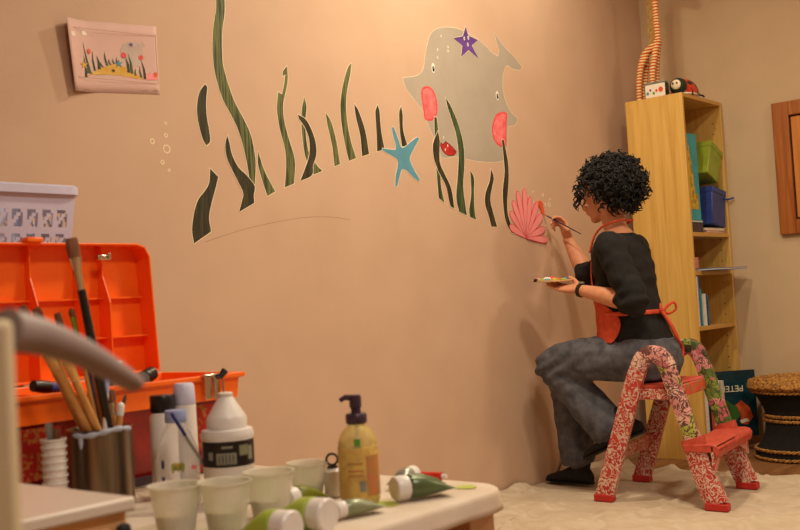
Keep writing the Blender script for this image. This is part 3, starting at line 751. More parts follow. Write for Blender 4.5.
tin = thing('tin_box', 'small cream tin with coloured dabs between the giraffe\'s legs', 'box', (5.105, 2.39, BT))
tin_c = V((5.078, 2.408, BT + .0351))
MB().box(tin_c, (.04, .114, .07)).build('body', M_PAPER, tin, bevel=.003)
MB().box(tin_c + V((0, 0, .041)), (.044, .119, .012)).build('lid', M_TUBE_S, tin, bevel=.003)
for sgn in (-1, 1):
    MB().box(tin_c + V((0, sgn * .0578, 0)), (.041, .002, .07)).build('end_panel', M_BLACK, tin)
for y, z, r, m in ((.042, -.012, .008, M_TEAL), (.026, .004, .006, M_PURPLE), (.008, -.014, .007, M_GREEN), (-.008, -.002, .007, M_CHEEK_E), (-.032, 0, .013, M_ORANGEP)):
    b = MB(); c = tin_c + V((-.0202, y, z))
    b.prism([(r * math.cos(a), r * (1.25 if math.sin(a) > 0 else .9) * math.sin(a)) for a in [2 * PI * k / 12 for k in range(12)]], c, (0, 1, 0), (0, 0, 1), (-.0006, 0, 0)); b.build('dab', m, tin, smooth=0)

lb = thing('toy_ladybird', 'red and black toy ladybird with a cream face on the bookcase top', 'toy ladybird', (5.2, 2.33, BT))
c = V((5.25, 2.335, BT))
def dome(b, c, rx, ry, rz, z0, n=18, m=8):
    b.loft([[c + V((rx * math.cos(t) * math.cos(a), ry * math.cos(t) * math.sin(a), z0 + rz * math.sin(t))) for a in [2 * PI * k / n for k in range(n)]] for t in [PI / 2 * j / m * .97 for j in range(m + 1)]])
b = MB(); dome(b, c, .105, .068, .03, 0); b.ell(c + V((-.02, -.03, .012)), .09, .05, .012); b.build('belly', M_CREAM, lb)
b = MB(); dome(b, c + V((.01, 0, .022)), .105, .066, .086, 0); b.build('shell', M_LADYRED, lb)
b = MB(); b.ell(c + V((-.085, -.008, .056)), .043, .046, .044); b.build('head', M_DKGREEN, lb)
b = MB(); b.ell(c + V((-.122, -.012, .06)), .01, .027, .026); b.build('face', M_CREAM, lb)
for y in (-.022, .0):
    b = MB(); b.ell(c + V((-.1325, y, .066)), .003, .005, .006, None, 8, 6); b.build('eye', M_BLACK, lb)
for k, (x, y) in enumerate(((-.05, -.062), (.0, -.07), (.05, -.066), (-.05, .062), (0, .07), (.05, .066))):
    b = MB(); b.tube([c + V((x, y * .8, .02)), c + V((x * 1.2, y * 1.15, .012)), c + V((x * 1.3, y * 1.25, .003))], .005, 8); b.build('leg', M_BLACK, lb)
MB().tube(spline([c + V((.105, -.02, .02)), c + V((.13, -.03, .012)), c + V((.155, -.035, .006))], 4), .004, 6).build('tail', M_BLACK, lb)

# ---------------------------------------------------------------- framed panel on the right wall
fr = thing('framed_panel', 'orange brown wooden framed panel hung on the right wall', 'framed panel', (WALL_X, 1.55, 1.126))
fy0, fy1, fz0, fz1 = 1.15, 1.983, 1.126, 1.822
XW = WALL_X - .0
for y0, y1, z0, z1 in ((fy1 - .085, fy1, fz0, fz1), (fy0, fy0 + .085, fz0, fz1), (fy0 + .085, fy1 - .085, fz0, fz0 + .075), (fy0 + .085, fy1 - .085, fz1 - .075, fz1)):
    MB().bx(XW - .03, XW + .0005, y0, y1, z0, z1).build('frame', M_FRAME, fr, bevel=.004)
MB().bx(XW - .008, XW - .001, fy0 + .08, fy1 - .08, fz0 + .07, fz1 - .07).build('gap', M_BLACK, fr)
for y0, y1 in ((fy0 + .093, 1.56), (1.566, fy1 - .093)):
    MB().bx(XW - .02, XW - .006, y0, y1, fz0 + .083, fz1 - .083).build('panel', M_FRAMEIN, fr, bevel=.004)
MB().lathe([(.004, 0), (.004, .012), (.009, .016), (.007, .024)], (XW - .02, 1.745, fz1 - .1), 14, (-1, 0, 0)).build('knob', M_BLACK, fr)

# ---------------------------------------------------------------- woven drum stool
dc = V((5.312, 1.872, 0))
dr = thing('drum_stool', 'hourglass black woven stool with straw rope bands by the right wall', 'stool', dc)
prof = [(.205, .004), (.222, .02), (.222, .05), (.195, .075), (.172, .13), (.162, .19), (.162, .22), (.175, .26), (.2, .31), (.218, .34), (.222, .36), (.21, .372), (.1, .375)]
b = MB(); b.lathe(prof, dc, 48); b.build('body', M_WOVEN, dr)
def rope(z, r, th=.009, tw=60):
    b = MB()
    for ph in (0, PI):
        pts = []
        N = tw * 6
        for k in range(N):
            a = 2 * PI * k / N; q = tw * a / 2 + ph
            pts.append(dc + V(((r + th * .45 * math.cos(q)) * math.cos(a), (r + th * .45 * math.cos(q)) * math.sin(a), z + th * .45 * math.sin(q))))
        b.tube(pts, th * .6, 5, closed=True)
    b.build('rope_band', M_ROPE, dr)
for z, r in ((.012, .222), (.052, .222), (.192, .166), (.214, .166), (.338, .222)): rope(z, r)
b = MB()
for z, r in ((.365, .226), (.378, .222), (.386, .19), (.388, .155), (.388, .12), (.388, .085), (.388, .05)):
    N = 64
    b.tube([dc + V((r * math.cos(2 * PI * k / N), r * math.sin(2 * PI * k / N), z + .003 * math.sin(k * 2.4))) for k in range(N)], .019, 7, closed=True)
b.build('straw_top', M_ROPE, dr)

# ---------------------------------------------------------------- sheet on the floor
b = MB(); NX, NY = 260, 320
def cz(x, y):
    z = .006 + .007 * (noise.noise(V((x * 2.3, y * 2.1, 0))) + .5) * .6
    def fold(a, b, c, w, h): return h * max(0, 1 - abs(noise.noise(V((a, b, c)))) * w) ** 1.5
    z += fold(x * 2.1 + y * 1.3, y * .9 - x * .6, 3, 11, .018) + fold(x * 1.3 - y * 2.3, y * 1.7 + x * .4, 9, 10, .017)
    z += fold(x * 5 - y * 3, y * 2 + x * 3, 19, 9, .009) + fold(x * 9 + y * 2, y * 8 - x * 3, 29, 6, .003)
    e = WALL_Y - .012 - y
    bunch = math.exp(-((x - 4.28) / .27) ** 2)
    z += (.012 + .085 * bunch) * math.exp(-(e / .05) ** 2) * (1 + .5 * noise.noise(V((x * 14, 0, 5))))
    z += .02 * bunch * math.exp(-((e - .12) / .06) ** 2) * (1 + noise.noise(V((x * 9, y * 5, 1))))
    for fx, fy in FEET:
        d2 = ((x - fx) ** 2 + (y - fy) ** 2) / .012
        if d2 < 8: z = lerp(z, .006, min(1, 1.9 * math.exp(-d2 * .6)))
    return max(z, .0045)
FEET = [(3.915, 2.215), (3.915, 1.72), (4.385, 2.28), (4.385, 1.785), (4.19, 2.46), (4.2, 2.56), (4.2, 2.64)]
vs = []
for j in range(NY + 1):
    y = lerp(-1.0, WALL_Y - .012, j / NY)
    xr = 4.70 + .035 * noise.noise(V((y * 2.2, 1, 2))) + (.22 * max(0, (y - 2.38) / .33) if y > 2.38 else 0)
    xl = 1.75 + .1 * noise.noise(V((y * 2, 7, 2)))
    for i in range(NX + 1):
        x = lerp(xl, xr, i / NX)
        vs.append((x, y, cz(x, y)))
b.add(vs, [(j * (NX + 1) + i, j * (NX + 1) + i + 1, (j + 1) * (NX + 1) + i + 1, (j + 1) * (NX + 1) + i) for j in range(NY) for i in range(NX)])
tag(b.build('drop_cloth', M_CLOTH, smooth=PI, solid=.003), 'wrinkled cream dust sheet spread over the floor against the wall', 'dust sheet')
# ---------------------------------------------------------------- step stool
ls = thing('step_stool', 'red paper-covered two-step stool the woman is sitting on', 'step stool', (4.15, 1.95, .008))
G0 = .0095
def rail(name, pts, X, w, t, m, n=6):
    """flat rounded rail following (y, z) points, w wide in the side plane and t thick across"""
    P2 = [V((0, p[0], p[1])) for p in pts]
    P2 = spline(P2, n, sharp=89)
    W_ = w if hasattr(w, '__len__') else [w, w]
    rings = []
    for i, p in enumerate(P2):
        tg = (P2[min(i + 1, len(P2) - 1)] - P2[max(i - 1, 0)]).normalized()
        nn = V((0, -tg.z, tg.y))
        ww = lerp(W_[0], W_[1], i / (len(P2) - 1)) / 2
        c = V((X, p.y, p.z)); hx = t / 2; q = .3
        rings.append([c + V((sx * hx, 0, 0)) + nn * (sw * ww) for sx, sw in ((-1 + q, -1), (1 - q, -1), (1, -1 + q), (1, 1 - q), (1 - q, 1), (-1 + q, 1), (-1, 1 - q), (-1, -1 + q))])
    return MB().loft(rings).build(name, m, ls, smooth=.8)
for X, mr in ((3.915, M_COLL_P), (4.385, M_COLL_G)):
    f = 0
    rail('leg', [(2.212 + f * .05, G0 + .022), (2.13 + f * .02, .26), (2.045, .50), (2.02, .56)], X, (.08, .07), .04, M_REDLACE)
    rail('leg_bend', [(2.0195, .561), (2.0, .596), (1.968, .617), (1.935, .617), (1.908, .597), (1.892, .565)], X, .07, .04, mr)
    rail('rear_rail', [(1.8915, .564), (1.872, .50), (1.835, .38), (1.80, .268)], X, (.07, .066), .036, mr)
    rail('rear_leg', [(1.802, .27), (1.79, .225), (1.762, .13), (1.722, G0 + .022)], X, (.088, .092), .046, M_REDLACE)
    rail('collar', [(1.806, .285), (1.797, .255)], X, .094, .052, M_RED)
    MB().bx(X - .0235, X + .0235, 2.17, 2.257, G0, G0 + .03).build('foot_cap', M_REDFOOT, ls, bevel=.004)
    MB().bx(X - .026, X + .026, 1.675, 1.768, G0, G0 + .028).build('foot_cap', M_REDFOOT, ls, bevel=.004)
def slab(name, prof, x0, x1, m):
    b = MB(); n = len(prof)
    b.loft([[V((x, p[0], p[1])) for p in prof] for x in (x0, x0 + .004, x1 - .004, x1)]); return b.build(name, m, ls, smooth=.5, bevel=.004)
slab('seat', [(2.09, .445), (2.09, .488), (1.90, .492), (1.885, .488), (1.882, .478), (1.8985, .478), (1.90, .445)], 3.935, 4.365, M_RED)
MB().bx(3.935, 4.365, 1.874, 1.8815, .432, .482).build('seat_front_edge', M_TRI, ls, bevel=.003)
slab('seat_side_rail', [(2.10, .43), (2.10, .475), (1.87, .478), (1.87, .435)], 3.925, 3.9345, M_REDLACE)
slab('lower_step', [(1.84, .232), (1.84, .262), (1.72, .268), (1.70, .262), (1.692, .248), (1.696, .225), (1.706, .212), (1.712, .235)], 3.885, 4.418, M_RED)
b = MB(); N = 12
arch = [(3.885, .262), (3.885, .15)] + [(lerp(3.93, 4.372, k / N), .165 + .06 * math.sin(PI * k / N) ** .6) for k in range(N + 1)] + [(4.418, .15), (4.418, .262)]
MB().prism(arch, (0, 1.714, 0), (1, 0, 0), (0, 0, 1), (0, .012, 0)).build('step_skirt', M_REDLACE, ls, bevel=.003)
MB().lathe([(.014, 0), (.014, .003), (.008, .004)], (4.3, 1.7135, .225), 14, (0, -1, 0), sy=.6).build('slot', M_LIME, ls)
b = MB(); b.box((4.15, 2.163, .2), (.45, .022, .062), Matrix.Rotation(.3, 3, 'X')); b.build('crossbar', M_REDLACE, ls, bevel=.004)

for c_ in ls.children:                                # the stool stands turned a little towards the wall
    for v in c_.data.vertices: v.co.y += (v.co.x - 3.915) * .14

# ---------------------------------------------------------------- the woman
pw = thing('person', 'woman with curly black hair sitting on the stool, painting the wall', 'person', (4.14, 2.1, .008))
def frame_from(d, up=(0, 0, 1)):
    d = V(d).normalized(); u = V(up); u = (u - d * u.dot(d)).normalized(); return d, u
HC = V((4.13, 2.25, 1.325))                       # middle of the skull
fd, fu = frame_from((.1, .97, -.25)); fr_ = fd.cross(fu)   # looks towards the brush tip
RH = Matrix((fr_, fd, fu)).transposed()
def hp(x, y, z): return HC + RH @ V((x, y, z))
LS, LE, LW = V((3.965, 2.145, 1.075)), V((3.93, 2.0187, 0.8279)), V((3.985, 2.3078, 0.8954))
RS, RE, RW = V((4.315, 2.20, 1.07)), V((4.32, 2.4598, 0.9598)), V((4.37, 2.6114, 1.1366))
LH, RHp = V((4.048, 2.10, .596)), V((4.232, 2.10, .596))
LK, RK = V((4.025, 2.485, .568)), V((4.165, 2.53, .568))
LA, RA = V((4.06, 2.1941, 0.3119)), V((4.19, 2.47, .12))
TOR = [(.50, 2.11, .16, .12), (.56, 2.10, .172, .128), (.64, 2.105, .165, .122), (.72, 2.122, .148, .107), (.80, 2.145, .146, .104), (.9, 2.17, .157, .109), (1.0, 2.178, .166, .108), (1.06, 2.182, .172, .092), (1.10, 2.184, .14, .078), (1.13, 2.188, .09, .064), (1.15, 2.192, .066, .058)]
def ring(z, Y, rx, ry, n=28, g=0, dx=0):
    return [V((4.14 + dx + (rx + g) * math.cos(a), Y + (ry + g) * math.sin(a), z)) for a in [2 * PI * k / n for k in range(n)]]
def limb(b, pts, rs, n=6, seg=16):
    pts = [V(p) for p in pts]
    P_ = spline(pts, n, sharp=150); R_ = []
    for i in range(len(pts) - 1):
        for k in range(n):
            t = k / n; t = t * t * (3 - 2 * t); R_.append(lerp(rs[i], rs[i + 1], t))
    R_.append(rs[-1])
    b.tube(P_, R_, seg)
    b.ell(P_[0], R_[0], R_[0], R_[0]); b.ell(P_[-1], R_[-1], R_[-1], R_[-1])

def hand(b, wrist, d, back, thumb_dir, curls, thumb_curl=.5, spread=.12, L=.175):
    """palm and five fingers; d points along the hand, back is the direction of the hand's back"""
    d = V(d).normalized(); back = V(back); back = (back - d * back.dot(d)).normalized(); s = V(thumb_dir); s = (s - d * s.dot(d) - back * s.dot(back)).normalized()
    pl_ = L * .5
    rings = []
    for t, w_, th in ((-.1, .024, .02), (.12, .028, .019), (.45, .038, .017), (.8, .041, .0145), (1.0, .039, .011)):
        c = V(wrist) + d * (pl_ * t)
        rings.append([c + s * (w_ * math.cos(a)) + back * (th * math.sin(a)) for a in [2 * PI * k / 16 for k in range(16)]])
    b.loft(rings)
    tips = []
    for k, (off, ln, r) in enumerate(((.029, .078, .0086), (.0098, .086, .009), (-.0098, .08, .0086), (-.0285, .063, .0076))):
        p = V(wrist) + d * (pl_ * (.96 if k < 3 else .9)) + s * off - back * .001
        ang = 0; sp = spread * (1.2 - .8 * k)
        dd = (d * math.cos(sp) + s * math.sin(sp)).normalized()
        pts = [p - dd * .02, p]; rs = [r * 1.05, r * 1.05]
        for j, fr2 in enumerate((.45, .31, .24)):
            ang += curls[k] * (1.0, 1.1, .8)[j]
            e = dd * math.cos(ang) - back * math.sin(ang)
            p = p + e * (ln * fr2); pts.append(p); rs.append(r * (.96, .88, .74)[j])
        b.tube(pts, rs, 10); b.ell(p, r * .74, r * .74, r * .74, None, 10, 7)
        for q, rr in zip(pts[2:-1], rs[2:-1]): b.ell(q, rr * 1.06, rr * 1.06, rr * 1.06, None, 10, 7)
        tips.append(p)
    p = V(wrist) + d * (pl_ * .22) + s * .022
    e1 = (d * .62 + s * .7 - back * .35).normalized(); e2 = (d * .9 + s * (.35 - thumb_curl * .7) - back * .45).normalized(); e3 = (d * .95 + s * (.1 - thumb_curl * .9) - back * .35).normalized()
    pts = [p - e1 * .015, p + e1 * .035, p + e1 * .035 + e2 * .031, p + e1 * .035 + e2 * .031 + e3 * .025]
    b.tube(pts, [.016, .0125, .0105, .0078], 10); b.ell(pts[-1], .0078, .0078, .0078, None, 10, 7); b.ell(pts[1], .0125, .0125, .0125, None, 10, 7)
    tips.append(pts[-1])
    return tips

b = MB()
b.loft([ring(*s_, g=-.014) for s_ in TOR if s_[0] < 1.07] + [ring(1.10, 2.184, .115, .068), ring(1.13, 2.188, .082, .06), ring(1.15, 2.192, .062, .056)])
limb(b, [(4.14, 2.19, 1.12), (4.138, 2.205, 1.18), hp(0, -.02, -.06)], [.058, .05, .052])
b.ell(HC, .074, .093, .1, RH, 20, 14)                              # skull
b.ell(hp(0, .03, -.055), .058, .068, .068, RH, 18, 12)             # face
b.ell(hp(0, .068, -.105), .026, .024, .02, RH)                     # chin
limb(b, [hp(0, .092, .0), hp(0, .108, -.03), hp(0, .102, -.04)], [.009, .0125, .009], 4, 10)   # nose
for sx in (-1, 1):
    b.ell(hp(sx * .011, .1, -.042), .007, .008, .006, RH, 10, 7)
    b.ell(hp(sx * .076, -.005, -.03), .009, .02, .031, RH, 12, 9)  # ear
    b.ell(hp(sx * .035, .082, .012), .022, .012, .007, RH, 12, 8)  # brow
    b.ell(hp(sx * .04, .07, -.05), .024, .024, .022, RH, 12, 8)    # cheek
b.ell(hp(0, .095, -.066), .022, .011, .006, RH, 12, 8); b.ell(hp(0, .093, -.077), .018, .011, .006, RH, 12, 8)  # lips
limb(b, [LS, LS.lerp(LE, .5), LE], [.044, .041, .037]); limb(b, [LE, LE.lerp(LW, .35), LW], [.037, .042, .025])
limb(b, [RS, RS.lerp(RE, .5), RE], [.044, .041, .037]); 
limb(b, [V((4.14, 2.18, 1.06)), LS], [.052, .044]); limb(b, [V((4.14, 2.18, 1.06)), RS], [.052, .044])
for Hh, K, A in ((LH, LK, LA), (RHp, RK, RA)):
    limb(b, [Hh, Hh.lerp(K, .5), K], [.082, .072, .052]); limb(b, [K, K.lerp(A, .35), A], [.048, .045, .03])
ld = V((.22, .93, .12))
ltips = hand(b, LW + V((.004, .015, .003)), ld, (.25, .05, -1), (1, 0, .3), (.06, .09, .12, .18), .1, .10, .19)
tipw = V((4.3718, 2.706, 1.2763)); endb = V((4.3, 2.4655, 1.1565))
rdir, rbk, rth = V((-.06, .22, .95)), V((.75, -.48, .12)), V((-.6, -.65, .35))
rcur = (.62, .8, 1.0, 1.1)
q_ = hand(MB(), RW, rdir, rbk, rth, rcur, .8, .02)
RW = RW + (tipw.lerp(endb, .34) - q_[0].lerp(q_[4], .5))
rtips = hand(b, RW, rdir, rbk, rth, rcur, .8, .02)
limb(b, [RE, RE.lerp(RW, .35), RW], [.036, .041, .026])
body = b.build('body', M_SKIN, pw)
remesh(body, .0042, 5)
for sx in (-1, 1):
    b = MB(); b.ell(hp(sx * .033, .081, -.004), .012, .009, .008, RH, 12, 9); b.build('eye', M_WHITE, pw)
    b = MB(); b.ell(hp(sx * .033, .0885, -.004), .0055, .003, .0055, RH, 10, 7); b.build('iris', M_BLACK, pw)

# black top with sleeves pushed to the elbows
b = MB()
b.loft([ring(z, Y, rx, ry, 28, .012) for z, Y, rx, ry in TOR if .6 <= z <= 1.11] + [ring(1.128, 2.186, .085, .072)])
limb(b, [V((4.14, 2.18, 1.055)), LS + V((0, 0, -.004))], [.07, .064]); limb(b, [V((4.14, 2.18, 1.055)), RS + V((0, 0, -.004))], [.07, .064])
lsl = LE.lerp(LW, .17); rsl = RE.lerp(RW, .12)
limb(b, [LS, LS.lerp(LE, .5), LE, lsl], [.064, .062, .056, .053]); limb(b, [RS, RS.lerp(RE, .5), RE, rsl], [.064, .058, .054, .05])
def wr_top(p):
    s = 0
    for A_, B_, k in ((LS, LE, 1), (RS, RE, 1)):
        t = (p - A_).dot(B_ - A_) / (B_ - A_).length_squared
        if 0 < t < 1.2 and ((A_.lerp(B_, t)) - p).length < .09: s += .0035 * math.sin(t * 26 + 3 * noise.noise(p * 12)) * min(1, t * 1.5)
    return s + .006 * noise.noise(V((p.x * 9, p.y * 9, p.z * 22))) + .004 * noise.noise(p * 25)
top = b.build('knit_top', M_KNIT, pw); remesh(top, .006, 5, wr_top)

# jeans
b = MB()
b.loft([ring(.50, 2.11, .165, .135), ring(.56, 2.10, .187, .15), ring(.63, 2.095, .18, .14), ring(.675, 2.10, .168, .13)])
LAj = V((4.055, 2.2726, 0.319)); RAj = V((4.185, 2.495, .165))
limb(b, [LH, LH.lerp(LK, .5) + V((0, 0, .012)), LK], [.102, .098, .086]); limb(b, [LK, LK.lerp(LAj, .45), LAj], [.084, .084, .088], 6)
limb(b, [RHp, RHp.lerp(RK, .5) + V((0, 0, .012)), RK], [.102, .098, .084]); limb(b, [RK, RK.lerp(RAj, .45), RAj], [.078, .072, .08], 6)
def wr_jean(p):
    s = .009 * noise.noise(V((p.x * 6, p.y * 10 + p.z * 8, p.z * 10))) + .004 * noise.noise(p * 22)
    for K in (LK, RK):
        d_ = (p - K).length
        if d_ < .2: s += .009 * math.sin((p.y * .6 + p.z * 1.3) * 85 + 2 * noise.noise(p * 8)) * (1 - d_ / .2)
    return s
jeans = b.build('jeans', M_DENIM, pw); remesh(jeans, .006, 4, wr_jean)
def cuff(A, K, r):
    ax = (A - K).normalized()
    c = A + ax * (r * .72)
    b = MB(); N = 40; u = ax.orthogonal().normalized(); w_ = ax.cross(u)
    b.lathe([(r * .62, .0), (r * .86, -.002), (r * .985, -.018), (r * 1.0, -.04), (r * .98, -.06)], c, N, ax)
    b.build('hem', M_DENIM, jeans)
cuff(LAj, LK, .088); cuff(RAj, RK, .08)
# boots
def boot(ankle, heel, toe, up, name='ankle_boot'):
    """foot from heel to toe at sole level, shaft up to the ankle"""
    heel, toe, ankle = V(heel), V(toe), V(ankle)
    d = (toe - heel).normalized(); L = (toe - heel).length; u = V(up); u = (u - d * u.dot(d)).normalized(); s = d.cross(u)
    b = MB(); rings = []
    for t, w_, h_ in ((0, .022, .05), (.06, .03, .07), (.25, .034, .085), (.45, .036, .075), (.62, .042, .055), (.8, .041, .042), (.93, .03, .032), (1.0, .012, .02)):
        c = heel + d * (L * t)
        rings.append([c + s * (w_ * math.cos(a)) + u * (h_ * .5 + h_ * .5 * math.sin(a)) for a in [2 * PI * k / 16 for k in range(16)]])
    b.loft(rings)
    limb(b, [heel + d * (L * .24) + u * .05, ankle], [.042, .05], 5)
    o = b.build(name, M_BOOT, pw); remesh(o, .005, 4)
    b = MB()
    b.loft([[heel + d * (L * t) + s * (w_ * math.cos(a)) + u * (.004 + .006 * math.sin(a)) for a in [2 * PI * k / 16 for k in range(16)]] for t, w_ in ((-.01, .018), (.06, .031), (.25, .035), (.45, .036), (.62, .043), (.8, .042), (.93, .031), (1.01, .012))])
    b.build('sole', M_BLACK, o)
boot((4.19, 2.475, .16), (4.185, 2.425, .019), (4.205, 2.675, .018), (0, -.05, 1))
boot((4.06, 2.2257, 0.3368), (4.06, 2.084, 0.2813), (4.06, 2.3818, 0.1491), (0, .5, .9))

# apron: bib, lap cloth, straps, bow
apron = None
b = MB(); rings = []
for z, dY, rx, ry, half in ((.66, .045, .184, .145, 1.4), (.71, .04, .172, .132, 1.6), (.765, .035, .166, .125, 1.78), (.80, .03, .163, .121, 1.5), (.85, .018, .166, .121, 1.1), (.92, .008, .172, .122, .86), (1.0, 0, .18, .121, .68), (1.06, -.002, .186, .106, .52)):
    Y = [q for q in TOR if q[0] >= z - .001][0][1]
    rings.append([V((4.14 + rx * math.sin(a), 2.11 + (Y - 2.11) + dY * math.cos(a) + ry * math.cos(a), z)) for a in [lerp(-half, half, k / 24) for k in range(25)]])
n_ = 25
b.add([p for r in rings for p in r], [(j * n_ + i, j * n_ + i + 1, (j + 1) * n_ + i + 1, (j + 1) * n_ + i) for j in range(len(rings) - 1) for i in range(n_ - 1)])
apron = b.build('apron', M_APRON, pw, smooth=PI, solid=.004, subsurf=1)
def arc_ring(z, a0, a1, g, n=24, z1=None):
    q = [s_ for s_ in TOR if s_[0] >= z - .001][0]; out = []
    for k in range(n + 1):
        a = lerp(a0, a1, k / n)
        out.append(V((4.14 + (q[2] + g) * math.sin(a), q[1] + (q[3] + g) * math.cos(a), lerp(z, z1 if z1 else z, k / n))))
    return out
for s_ in (-1, 1):
    b = MB(); b.tube(arc_ring(.785, s_ * 1.15, s_ * PI, .022, 28, .785), .006, 8, flat=1.6); b.build('waist_tie', M_APRON, apron)
    b = MB(); b.tube(spline([(4.14 + s_ * .086, 2.288, 1.055), (4.14 + s_ * .092, 2.255, 1.125), (4.14 + s_ * .082, 2.215, 1.165), (4.14 + s_ * .05, 2.145, 1.185), (4.14, 2.124, 1.183)], 6), .0045, 8, flat=1.4); b.build('neck_strap', M_APRON, apron)
bw = V((4.15, 2.014, .785))
for k, pts in enumerate(([(0, 0, 0), (-.05, -.02, .03), (-.07, -.03, .005), (-.03, -.015, -.01), (0, 0, 0)], [(0, 0, 0), (.05, -.03, .035), (.075, -.03, .005), (.03, -.015, -.012), (0, 0, 0)],
                         [(0, 0, 0), (.02, -.03, -.06), (.05, -.045, -.13), (.07, -.05, -.2)], [(0, 0, 0), (.0, -.03, -.05), (.015, -.05, -.11), (.05, -.06, -.16), (.04, -.05, -.22)])):
    b = MB(); b.tube(spline([bw + V(p) for p in pts], 6, sharp=150), .0045, 7, flat=1.5); b.build('bow', M_APRON, apron)
# wrist band
wd = (LW - LE).normalized(); wc = LW - wd * .006
b = MB(); b.lathe([(.0285, -.009), (.031, -.007), (.031, .007), (.0285, .009)], wc, 28, wd); b.build('wrist_band', M_BLACK, pw)
b = MB(); b.lathe([(.013, 0), (.013, .005), (.01, .007)], wc + V((0, -.004, .0295)), 18, (0, -.1, 1)); b.build('watch_face', M_TUBE_S, pw)

# curly hair
hb = MB()
HQ = HC + V((.0, -.05, .022))
def hair_r(dv):
    """distance of the hair's outer shape from its middle in direction dv (head frame)"""
    x, y, z = dv
    return 1 / math.sqrt((x / .148) ** 2 + ((y + .0) / .155) ** 2 + (z / (.14 if z > 0 else .135)) ** 2)
rings = []; N = 40; M_ = 26
for i in range(1, M_):
    th = PI * i / M_; rg = []
    for k in range(N):
        a = 2 * PI * k / N
        dv = V((math.sin(th) * math.cos(a), math.sin(th) * math.sin(a), math.cos(th)))
        r = hair_r(dv) * (.86 + .07 * noise.noise(dv * 4.5))
        if dv.y > .05 and dv.z < .3:                # open over the face
            r *= lerp(1, .42, min(1, (dv.y - .05) / .3) * min(1, (.3 - dv.z) / .3))
        rg.append(HQ + RH @ (dv * r))
    rings.append(rg)
hb.loft(rings)
cnt = 0
while cnt < 620:
    dv = V((rnd(-1, 1), rnd(-1, 1), rnd(-1, 1)))
    if dv.length > 1 or dv.length < .1: continue
    dv.normalize()
    if dv.y > .35 and dv.z < .25: continue
    if dv.y > .12 and dv.z < -.25: continue
    if dv.z < -.93: continue
    cnt += 1
    r0 = hair_r(dv) * rnd(.78, .93); t1 = dv.orthogonal().normalized(); t2 = dv.cross(t1)
    ph = rnd(0, 6.28); drift = (t1 * rnd(-1, 1) + t2 * rnd(-1, 1)) * .02 + RH.inverted() @ V((0, 0, -.012))
    ra = rnd(.006, .012); nt = rnd(.8, 1.8); ln = rnd(.018, .042); pts = []
    for k in range(11):
        t = k / 10; a = ph + nt * 2 * PI * t
        q = dv * (r0 + ln * t) + (t1 * math.cos(a) + t2 * math.sin(a)) * ra * (.5 + .6 * t) + drift * t
        pts.append(HQ + RH @ q)
    hb.tube(pts, [.0038] * 8 + [.003, .002, .001], 5)
for k in range(16):                                   # loose locks by the cheek
    p0 = hp(rnd(-.1, -.07), rnd(.02, .085), rnd(.0, .06)); pts = []
    for j in range(12):
        t = j / 11; pts.append(p0 + RH @ V((-.012 * t + .009 * math.cos(t * 9 + k), .02 * t + .009 * math.sin(t * 9 + k), -.07 * t)))
    hb.tube(pts, [.0032] * 9 + [.0025, .0018, .001], 5)
hb.build('hair', M_HAIR, pw, smooth=PI)

# brush and palette she holds
tb_ = thing('paintbrush', 'thin dark paintbrush held in the woman\'s right hand against the wall', 'paintbrush', tipw)
dv = (endb - tipw).normalized()
MB().tube([tipw + dv * .03, tipw + dv * .09, tipw + dv * .15, endb], [.003, .0048, .004, .0022], 10).build('handle', mat('deep blue lacquer', (24, 30, 60), rough=.2, coat=.5), tb_)
MB().tube([tipw + dv * .012, tipw + dv * .034], [.0036, .0042], 10).build('ferrule', M_CHROME, tb_)
MB().tube([tipw, tipw + dv * .006, tipw + dv * .014], [.0012, .0038, .0036], 10).build('bristles', M_ORANGEP, tb_)

pc = V((4.02, 2.4614, 0.9428)); PR = Matrix.Rotation(.05, 3, 'X') @ Matrix.Rotation(-.06, 3, 'Y')
pal = thing('paint_palette', 'oval paint palette with wet colours lying on the woman\'s left palm', 'palette', pc)
def on_pal(x, y, z): return pc + PR @ V((x, y, z))
b = MB(); b.loft([[on_pal(.075 * k_ * math.cos(a), .098 * k_ * math.sin(a), z_) for a in [2 * PI * k / 40 for k in range(40)]] for k_, z_ in ((.97, .0), (1, .002), (1, .006), (.97, .0075), (.93, .006))])
b.build('board', M_BIRCH, pal)
for k, (x, y, r, m) in enumerate(((-.05, .03, .014, M_LIME), (-.055, -.005, .013, M_TEAL), (-.045, -.04, .015, M_YELLOW), (-.02, .065, .014, M_SHELL), (-.025, -.07, .014, M_LIME), (.0, .03, .017, M_WHITE), (.005, -.02, .015, M_ORANGEP), (-.062, .05, .01, M_BLACK), (.04, .03, .014, M_CHEEK_E), (.04, -.04, .014, M_BLUEBOOK))):
    b = MB(); b.ell(on_pal(x, y, .008), r, r * 1.15, .006 + .002 * (k % 3), PR); b.build('paint_blob', m, pal)
# ---------------------------------------------------------------- low paint table
TX0, TX1, TY0, TY1 = .93, 1.585, 1.085, 2.42
TR = .075                                              # the near right corner is rounded
def table_outline(g, n=14):
    pts = [(lerp(TX0 - g, TX1 - TR, k / 24), TY0 - g) for k in range(24)]
    pts += [(TX1 - TR + (TR + g) * math.sin(a), TY0 + TR - (TR + g) * math.cos(a)) for a in [PI / 2 * k / n for k in range(n)]]
    pts += [(TX1 + g, lerp(TY0 + TR, TY1 + g, k / 36)) for k in range(36)]
    pts += [(lerp(TX1 + g, TX0 - g, k / 20), TY1 + g) for k in range(20)]
    pts += [(TX0 - g, lerp(TY1 + g, TY0 - g, k / 36)) for k in range(36)]
    return pts
tbl = thing('table', 'low peach wooden table carrying the paint supplies in the foreground', 'table', (1.22, 1.7, 0))
MB().prism(table_outline(0), (0, 0, .512), (1, 0, 0), (0, 1, 0), (0, 0, .026)).build('table_top', M_PEACHWOOD, tbl, bevel=.003)
